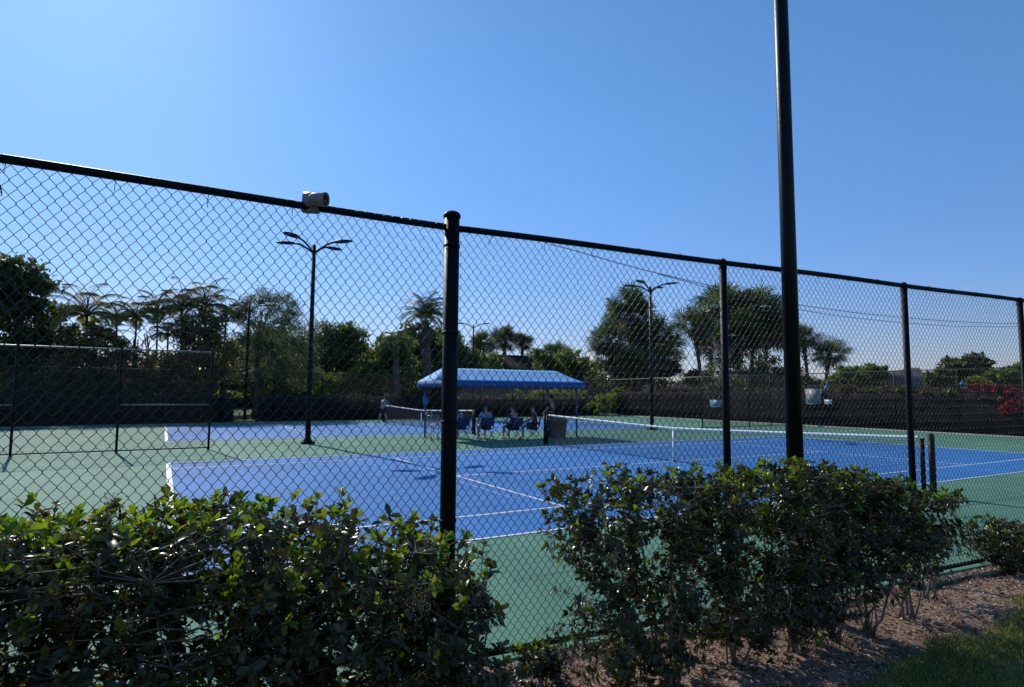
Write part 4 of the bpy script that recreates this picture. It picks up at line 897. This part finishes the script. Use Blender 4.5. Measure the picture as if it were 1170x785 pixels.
e = empty('date_palm', base, 0, 'lower arching palm at the left of the tall spiky palm', 'palm tree'); mb = MB(); mb.tube([(0, 0, 0), (top[0], 0, top[2])], [.3, .22], 10); mb.build('trunk', M['palmbark'], e, smooth=True)
o = pinnate(15, 20, 1.9, 1.6, .5, .3).build('crown', M['coco'], e); o.location = tuple(top); o.scale = (1.25,)*3

# stray palm fronds reaching into the frame at the top left
P = at(-46, 205, -2); base = np.array([P[0], -2, -.0]); e = empty('coconut_palm', base, 0, 'palm mostly out of frame whose frond tips show at the left edge', 'palm tree'); top = P-base
mb = MB(); mb.tube([(0, 0, 0), (top[0]+.1, 0, top[2]*.5), (0, 0, top[2])], [.2, .15, .12], 10); mb.build('trunk', M['palmbark'], e, smooth=True)
o = pinnate(21, 16, 1.0, 1.3, .24).build('crown', M['coco'], e); o.location = tuple(top); o.scale = (.60,)*3

# hedges -------------------------------------------------------------------------
def hedge(name, label, A, B, depth, H, leafm, dens=160, lsize=.11, ragged=.04, group=None):
    A = np.array(A, float); B = np.array(B, float); L = np.linalg.norm(B-A); d = (B-A)/L; nrm = np.array([-d[1], d[0]]); e = empty(name, (A[0], A[1], -.09), 0, label, 'hedge', group)
    n = int(dens*L*(H*1.3+depth)); s = RNG.uniform(0, L, n); f = RNG.random(n); ft = H/(H*2+depth); z = np.zeros(n); v = np.zeros(n)
    a = f < ft; b = (f >= ft) & (f < 2*ft); c = f >= 2*ft
    z[a] = RNG.uniform(0, H, a.sum()); v[a] = -depth/2; z[b] = RNG.uniform(0, H, b.sum()); v[b] = depth/2; z[c] = H; v[c] = RNG.uniform(-depth/2, depth/2, c.sum())
    hz = 1+ragged*np.sin(s*1.3)+ragged*.7*np.sin(s*3.7+1); z *= hz; z += np.where(c, np.abs(RNG.normal(0, ragged*2, n)), RNG.normal(0, .03, n)); v += RNG.normal(0, .05, n)
    P = np.stack([d[0]*s+nrm[0]*v, d[1]*s+nrm[1]*v, z], 1); mb = MB(); Ls = RNG.uniform(.6, 1.3, n)*lsize
    add_cards(mb, P, rand_dir(n), rand_dir(n, .5), Ls, Ls*.6); mb.build('foliage', leafm, e)
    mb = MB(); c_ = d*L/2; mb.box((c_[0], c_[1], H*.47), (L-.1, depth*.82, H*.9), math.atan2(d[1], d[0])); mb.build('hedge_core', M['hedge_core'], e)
GH = 'trimmed hedges behind the courts'
hx = lambda px, Y: at(px, 470, Y)[0]
hedge('trimmed_hedge', 'dark flat-topped hedge left of the gap by the thin lamp post', (-24, BF(-24)+1.3), (hx(266, 29.5), BF(-9)+1.3), 1.1, 1.62, M['hedge_leaf'], group=GH)
hedge('trimmed_hedge', 'long dark flat-topped hedge from the gap to the back corner', (hx(293, 29.5), BF(-6)+1.3), (21.5, BF(21.5)+1.3), 1.1, 1.6, M['hedge_leaf'], group=GH)
hedge('tall_hedge', 'tall hedge with a ragged olive top above the right windscreen', (RF(-9)+1.0, -9), (RF(13.5)+1.0, 13.5), 1.2, 2.15, M['hedge_leaf'], 200, .13, .05, group='hedges behind the right fence')
hedge('tall_hedge', 'dim brownish hedge behind the right end fence of the far court', (RF(14.2)+1.0, 14.2), (RF(30)+1.0, 30), 1.1, 2.0, M['hedge_leaf'], 120, .14, .05, group='hedges behind the right fence')
hedge('distant_hedge', 'far dark row of greenery closing the view behind the lawn', (-60, 64), (75, 70), 3, 3.6, M['tree_dark'], 22, .5, .12)
hedge('distant_hedge', 'far dark row of greenery beyond the houses on the right', (78, 68), (80, -30), 3, 3.2, M['tree_dark'], 22, .5, .12)
# ragged growth on the right hedge
P1 = []
make_tree('climbing_shrub', 'olive and brown leafy growth spilling over the right windscreen', 'shrub', 4, [(1010, 447, 16, 6), (1035, 446, 18, 6), (1060, 448, 18, 6), (1085, 450, 16, 7), (1110, 454, 18, 7), (1140, 458, 16, 8), (1000, 450, 20, 6)], M['rust'], 4200, .13, 1060, 'shrubs beyond the right fence', .05) if False else None
def along(name, label, cat, pts, leafm, n, lsize, group=None, inward=.2):
    B = []
    for x, y, rx, ry, off in pts:
        yy = next(v for v in np.arange(-12, 30, .05) if (lambda d: 585+FPX*(d@_r2)/(d@_f))(np.array([RF(v)+off, v, 2.0])-CAM) < x); P = at_x(x, y, RF(yy)+off); k = mpp(P); B.append((P[0], P[1], P[2], rx*k*.7, rx*k, ry*k))
    base = np.array([np.mean([b[0] for b in B]), np.mean([b[1] for b in B]), -.09]); e = empty(name, base, 0, label, cat, group)
    P, C, d = crown_pts(B, n, .4, 40); m_ = len(P); L = RNG.uniform(.6, 1.3, m_)*lsize; mb = MB(); add_cards(mb, rel(P, base), rand_dir(m_), rand_dir(m_, .4), L, L*.6); mb.build('foliage', leafm, e)
    mb = MB()
    for c in C[::max(1, len(C)//14)]: c = c-base; mb.tube([(c[0]*.8+inward, c[1]*.8, .02), (c[0]*.9+inward, c[1]*.9, c[2]*.75), c], [.02, .015, .006], 5)
    mb.build('stems', M['bark'], e, smooth=True)
along('climbing_shrub', 'olive and brown leafy growth on top of the right hedge', 'shrub', [(965, 444, 16, 5, .5), (1000, 446, 18, 5, .5), (1035, 446, 18, 6, .45), (1062, 449, 18, 5, .45), (1090, 449, 18, 6, .5), (1120, 455, 18, 5, .4), (1150, 457, 16, 6, .4)], M['rust'], 3400, .13, 'shrubs beyond the right fence')
along('bougainvillea', 'crimson flowering bougainvillea along the hedge top at the far right', 'flowering shrub', [(1118, 442, 14, 4, .45), (1138, 445, 18, 4.5, .4), (1160, 450, 16, 5, .3), (1182, 455, 14, 7, .3)], M['boug'], 4200, .09, 'bougainvilleas by the right fence')
along('bougainvillea', 'lower crimson bougainvillea patch hanging over the windscreen at the far right', 'flowering shrub', [(1160, 463, 13, 6, -.05), (1152, 469, 9, 5, -.05), (1150, 458, 8, 4, .2)], M['boug'], 1600, .09, 'bougainvilleas by the right fence', inward=.75)

# wooden fence and buildings -------------------------------------------------------
e = empty('wooden_fence', (at(135, 450, 33.2)[0], 33.2, -.09), 0, 'brown wooden board fence behind the left part of the hedge', 'fence'); L = at(240, 450, 33.2)[0]-at(128, 450, 33.2)[0]
mb = MB()
for i in range(int(L/.15)): mb.box((i*.15, 0, .95), (.14, .022, 1.9+RNG.uniform(-.01, .01)), 0)
mb.build('boards', M['wood'], e); mb = MB(); [mb.box((L/2, .04, z), (L, .05, .09)) for z in (.4, 1.5)]; mb.build('rails', M['wood'], e)
def house(px0, px1, ridge0, ridge1, y_e, y_r, Y, depth, roofm, label, wallm='wall'):
    A = at(px0, y_e, Y); B = at(px1, y_e, Y); k0 = at(ridge0, y_r, Y+depth/2); k1 = at(ridge1, y_r, Y+depth/2); base = np.array([(A[0]+B[0])/2, Y, -.09])
    e = empty('house', base, 0, label, 'house', 'houses beyond the courts'); ze = (A[2]+B[2])/2-base[2]; zr = (k0[2]+k1[2])/2-base[2]; x0, x1 = A[0]-base[0], B[0]-base[0]; r0, r1 = k0[0]-base[0], k1[0]-base[0]
    V = [(x0, 0, ze), (x1, 0, ze), (x1, depth, ze), (x0, depth, ze), (r0, depth/2, zr), (r1, depth/2, zr), (x0, 0, ze-.15), (x1, 0, ze-.15), (x1, depth, ze-.15), (x0, depth, ze-.15)]
    mb = MB(); mb.add(V, [[0, 1, 5, 4], [2, 3, 4, 5], [0, 6, 7, 1], [1, 7, 8, 2], [2, 8, 9, 3], [3, 9, 6, 0], [6, 9, 8, 7]]); mb.add([V[1], V[2], V[5]], [[0, 1, 2]]); mb.add([V[3], V[0], V[4]], [[0, 1, 2]])
    mb.build('roof', roofm, e); w_ = x1-x0; mb = MB(); mb.box(((x0+x1)/2, depth/2, (ze-.16)/2), (w_-.8, depth-.8, ze-.16)); mb.build('wall', M[wallm], e)
    for q in (.25, .7):
        mb = MB(); xx = x0+w_*q; mb.box((xx, .39, 1.5), (1.3, .06, 1.1)); f = mb.build('window', M['white'], e); mb = MB(); mb.box((xx, .355, 1.5), (1.15, .02, .95)); mb.build('pane', M['glass'], f)
house(36, 92, 50, 78, 438, 420, 46, 7, M['roofg'], 'grey-roofed house low behind the dark tree at the left')
house(540, 716, 566, 664, 440, 407, 50, 9, M['roofb'], 'long house with a dark brown roof behind the canopy')
house(990, 1068, 1044, 1050, 442, 420, 22, 7, M['roofm'], 'house with a mauve-brown pyramid roof beyond the right hedge')
house(735, 860, 750, 845, 452, 441, 44, 8, M['roofb'], 'low dark-roofed house behind the cabbage palm trunks')

# closed patio umbrellas beyond the right hedge
for px, py, lb in ((945.5, 442, 'closed blue patio umbrella above the hedge near the grey notice'), (1100, 441, 'closed blue patio umbrella above the hedge near the bougainvillea')):
    P = at_x(px, py, 23.6); k = mpp(P); e = empty('patio_umbrella', (P[0], P[1], -.09), 0, lb, 'umbrella', 'closed blue umbrellas beyond the hedge'); z = P[2]+.09
    mb = MB(); mb.tube([(0, 0, 0), (0, 0, z+.32)], .022, 8); mb.build('pole', M['alu'], e, smooth=True)
    mb = MB(); a = np.arange(16)*2*math.pi/16; V = [((r_*(1+.18*math.cos(8*t)))*math.cos(t), (r_*(1+.18*math.cos(8*t)))*math.sin(t), z+h_) for r_, h_ in ((.16, -.32), (.2, -.2), (.15, .0), (.07, .2), (.03, .3)) for t in a]
    mb.add(V, [[i*16+j, i*16+(j+1) % 16, (i+1)*16+(j+1) % 16, (i+1)*16+j] for i in range(4) for j in range(16)]); mb.build('furled_canopy', M['towel'], e, smooth=True)

# ------------------------------------------------------------------ near hedge shrubs
def shrub(x, y, spread, ztop, label, ntw=230, zlow=.15, ydep=.42, young=.35, group='leafy shrubs of the hedge in front of the fence', lf=.041, stems=7, xr=None, gap=0.0, dryp=4, full=2.25):
    """stems fan out from one foot; twigs carry whorls of folded leaves"""
    z0 = float(bed_h(x, y)); e = empty('hedge_shrub', (x, y, z0), 0, label, 'shrub', group); H = ztop-z0
    wood = MB(); lv = MB(); x0, x1 = xr or (-spread, spread); SP = []
    for i in range(stems):
        tx = x0+(x1-x0)*(i+.5)/stems+RNG.normal(0, .05); ty = RNG.uniform(-ydep, ydep)*.7; tz = H*RNG.uniform(.7, .95)
        t = np.linspace(0, 1, 8)[:, None]; base = np.array([RNG.normal(0, .03), RNG.normal(0, .03), -.03]); end = np.array([tx, ty, tz])
        P = base+(end-base)*np.concatenate([t**.85, t**.85, t**1.0], 1); P[1:-1] += RNG.normal(0, .016, (6, 3)); wood.tube(P, np.linspace(.0095, .003, 8)*RNG.uniform(.6, 1.4), 6)
        tt = np.linspace(.25, 1, 22); SP.append(np.stack([np.interp(tt, t[:, 0], P[:, c]) for c in range(3)], 1))
    SP = np.concatenate(SP)
    # twig tips in the envelope
    tips = []; ntw = int(ntw*full)
    hole = [(RNG.uniform(x0, x1), RNG.uniform(.25, .85)*H, RNG.uniform(.04, .09)) for _ in range(int(9*(1+.5*gap)))]
    while len(tips) < ntw:
        u = RNG.uniform(-1, 1); zc = zlow + (H-zlow)*RNG.beta(1.35, 1.0); 
        wdt = min(1.0, .72+.28*zc/(H*.45)) if gap and x > -8.9 else (1.0 if zc > H*.35 else .78+.22*(zc/(H*.35))); xx = (x0+x1)/2+(x1-x0)/2*u*wdt; yy = RNG.uniform(-1, 1)*ydep*wdt
        top = H*(1-.05*abs(u)**7)+.03*math.sin(xx*9+x*3)+.03*gap*math.sin(xx*17+x*5)
        if zc > top: continue
        if any((xx-hx_)**2+(zc-hz_)**2 < hr_**2 for hx_, hz_, hr_ in hole): continue
        tips.append((xx, yy, zc))
    tips = np.array(tips)
    for tp in tips:
        dist = np.linalg.norm(SP-tp, axis=1)+np.where(SP[:, 2] > tp[2]-.02, .35, 0); b = SP[np.argmin(dist)]; m_ = (b+tp)/2+RNG.normal(0, .012, 3)+np.array([0, 0, -.01])
        wood.tube([b, m_, tp], [.0035, .0026, .0016], 4, False)
        ax = unit(tp-m_ + np.array([0, 0, .03])); hfrac = tp[2]/H
        n = int(RNG.integers(11, 19)); q = RNG.uniform(0, .13, n)**1.0; q[:5] = RNG.uniform(0, .02, 5); ph = np.arange(n)*2.4+RNG.uniform(0, 6)
        ref = unit(np.cross(ax, [.3, .2, 1.])); rf2 = np.cross(ax, ref); rad = np.cos(ph)[:, None]*ref+np.sin(ph)[:, None]*rf2
        upm = np.where(q < .03, RNG.uniform(.5, 1.3, n), RNG.uniform(-.1, .7, n))[:, None]
        Pb = tp-ax*q[:, None]; D = rad+ax*upm+RNG.normal(0, .18, (n, 3)); Nn = ax+RNG.normal(0, .35, (n, 3)); L = lf*RNG.choice([.55, .8, 1, 1.15, 1.4], n)*RNG.uniform(.88, 1.12, n)*np.where(q < .015, .85, 1)
        isy = RNG.random() < young*max(0, (hfrac-.72))/.28*1.5+.035
        mi = 1 if isy else 0
        if isy:
            s = q < .05; add_leaves(lv, Pb[s], D[s]+ax*.5, Nn[s], L[s]*1.05, L[s]*.56, 1, .22, .22); add_leaves(lv, Pb[~s], D[~s], Nn[~s], L[~s], L[~s]*.56, 0, .3, .22)
        else: add_leaves(lv, Pb, D, Nn, L, L*RNG.uniform(.48, .62), 0, .36, .2)
    wood.build('stems', M['twig'], e, smooth=True)
    lv.build('foliage', [M['leaf'], M['young']], e, smooth=False)
    for k in range(dryp):  # spent flower panicles
        mb = MB(); tp = tips[RNG.integers(0, len(tips))]+np.array([0, -.05, .02])
        n = 90; Pp = tp+RNG.normal(0, 1, (n, 3))*np.array([.022, .022, .03]); add_cards(mb, Pp, rand_dir(n), rand_dir(n), .008, .006)
        for q in range(8): mb.tube([tp-np.array([0, 0, .06]), Pp[q]], .0008, 3, False)
        mb.build('flower_cluster', M['dry'], e)['kind'] = 'stuff'
    return e
# left block, flat-topped and dense
RNG = np.random.default_rng(23)
for x, y, zt, nt_, lb in [(-13.40, -9.55, 1.38, 260, 'dense hedge shrub cut off by the left edge of the photo'), (-12.85, -9.62, 1.37, 270, 'dense dark shrub with bright yellow tips near the left edge'),
    (-12.30, -9.58, 1.37, 280, 'dense dark shrub left of centre in the left hedge block'), (-11.78, -9.62, 1.36, 280, 'dense shrub with tall pale green shoots in the left hedge block'),
    (-11.25, -9.58, 1.15, 260, 'dense shrub sloping down towards the corner fence post')]:
    shrub(x, y, .56, zt, lb, nt_, .05, .42, .5, group='dense shrubs of the left hedge block')
shrub(-10.86, -9.5, .30, .88, 'lowest shrub at the right end of the left hedge block, by the corner post', 150, .05, .34, .35, group='dense shrubs of the left hedge block', xr=(-.30, .27))
# right block, looser, stems showing
for x, y, sp, zt, nt_, lb, xr in [(-9.18, -9.38, .45, 1.33, 300, 'loose leafy shrub at the left end of the right hedge block', (-.80, .30)), (-8.62, -9.4, .38, 1.28, 230, 'leafy shrub with sparkling leaves second from left in the right block', None),
    (-8.05, -9.43, .36, 1.30, 230, 'leafy shrub just left of the thick lamp post', None), (-7.60, -9.41, .34, 1.28, 210, 'leafy shrub in front of the thick lamp post', None),
    (-7.15, -9.46, .32, 1.20, 190, 'leafy shrub just right of the thick lamp post, with a forked foot', None), (-6.66, -9.48, .34, 1.06, 170, 'rightmost shrub of the right hedge block with bare splayed stems', (-.30, .34))]:
    shrub(x, y, sp, zt, lb, nt_, {-9.18: .06, -8.62: .06, -8.05: .1, -7.6: .2}.get(x, .36), .38, .30, full={-7.15: 1.45, -6.66: 1.15}.get(x, 1.85), group='loose shrubs of the right hedge block', xr=xr, gap=1.0, stems=8, dryp=3)
shrub(-6.0, -9.30, .25, .62, 'small sparse sprig between the right hedge block and the far right bush', 26, .25, .18, .1, stems=4, group='small plants at the fence foot', gap=0, dryp=0)
shrub(-4.0, -9.14, .50, .44, 'low spreading bush at the right edge against the fence', 140, .03, .32, .12, stems=9, group='small plants at the fence foot', dryp=0)
shrub(-9.86, -8.98, .2, .20, 'tiny weed growing at the fence foot between the hedge blocks', 42, .01, .12, .15, lf=.032, stems=5, group='small plants at the fence foot', dryp=0)
shrub(-10.2, -9.15, .12, .16, 'tiny seedling near the corner post at the fence foot', 14, .01, .08, .1, lf=.03, stems=4, group='small plants at the fence foot', dryp=0)
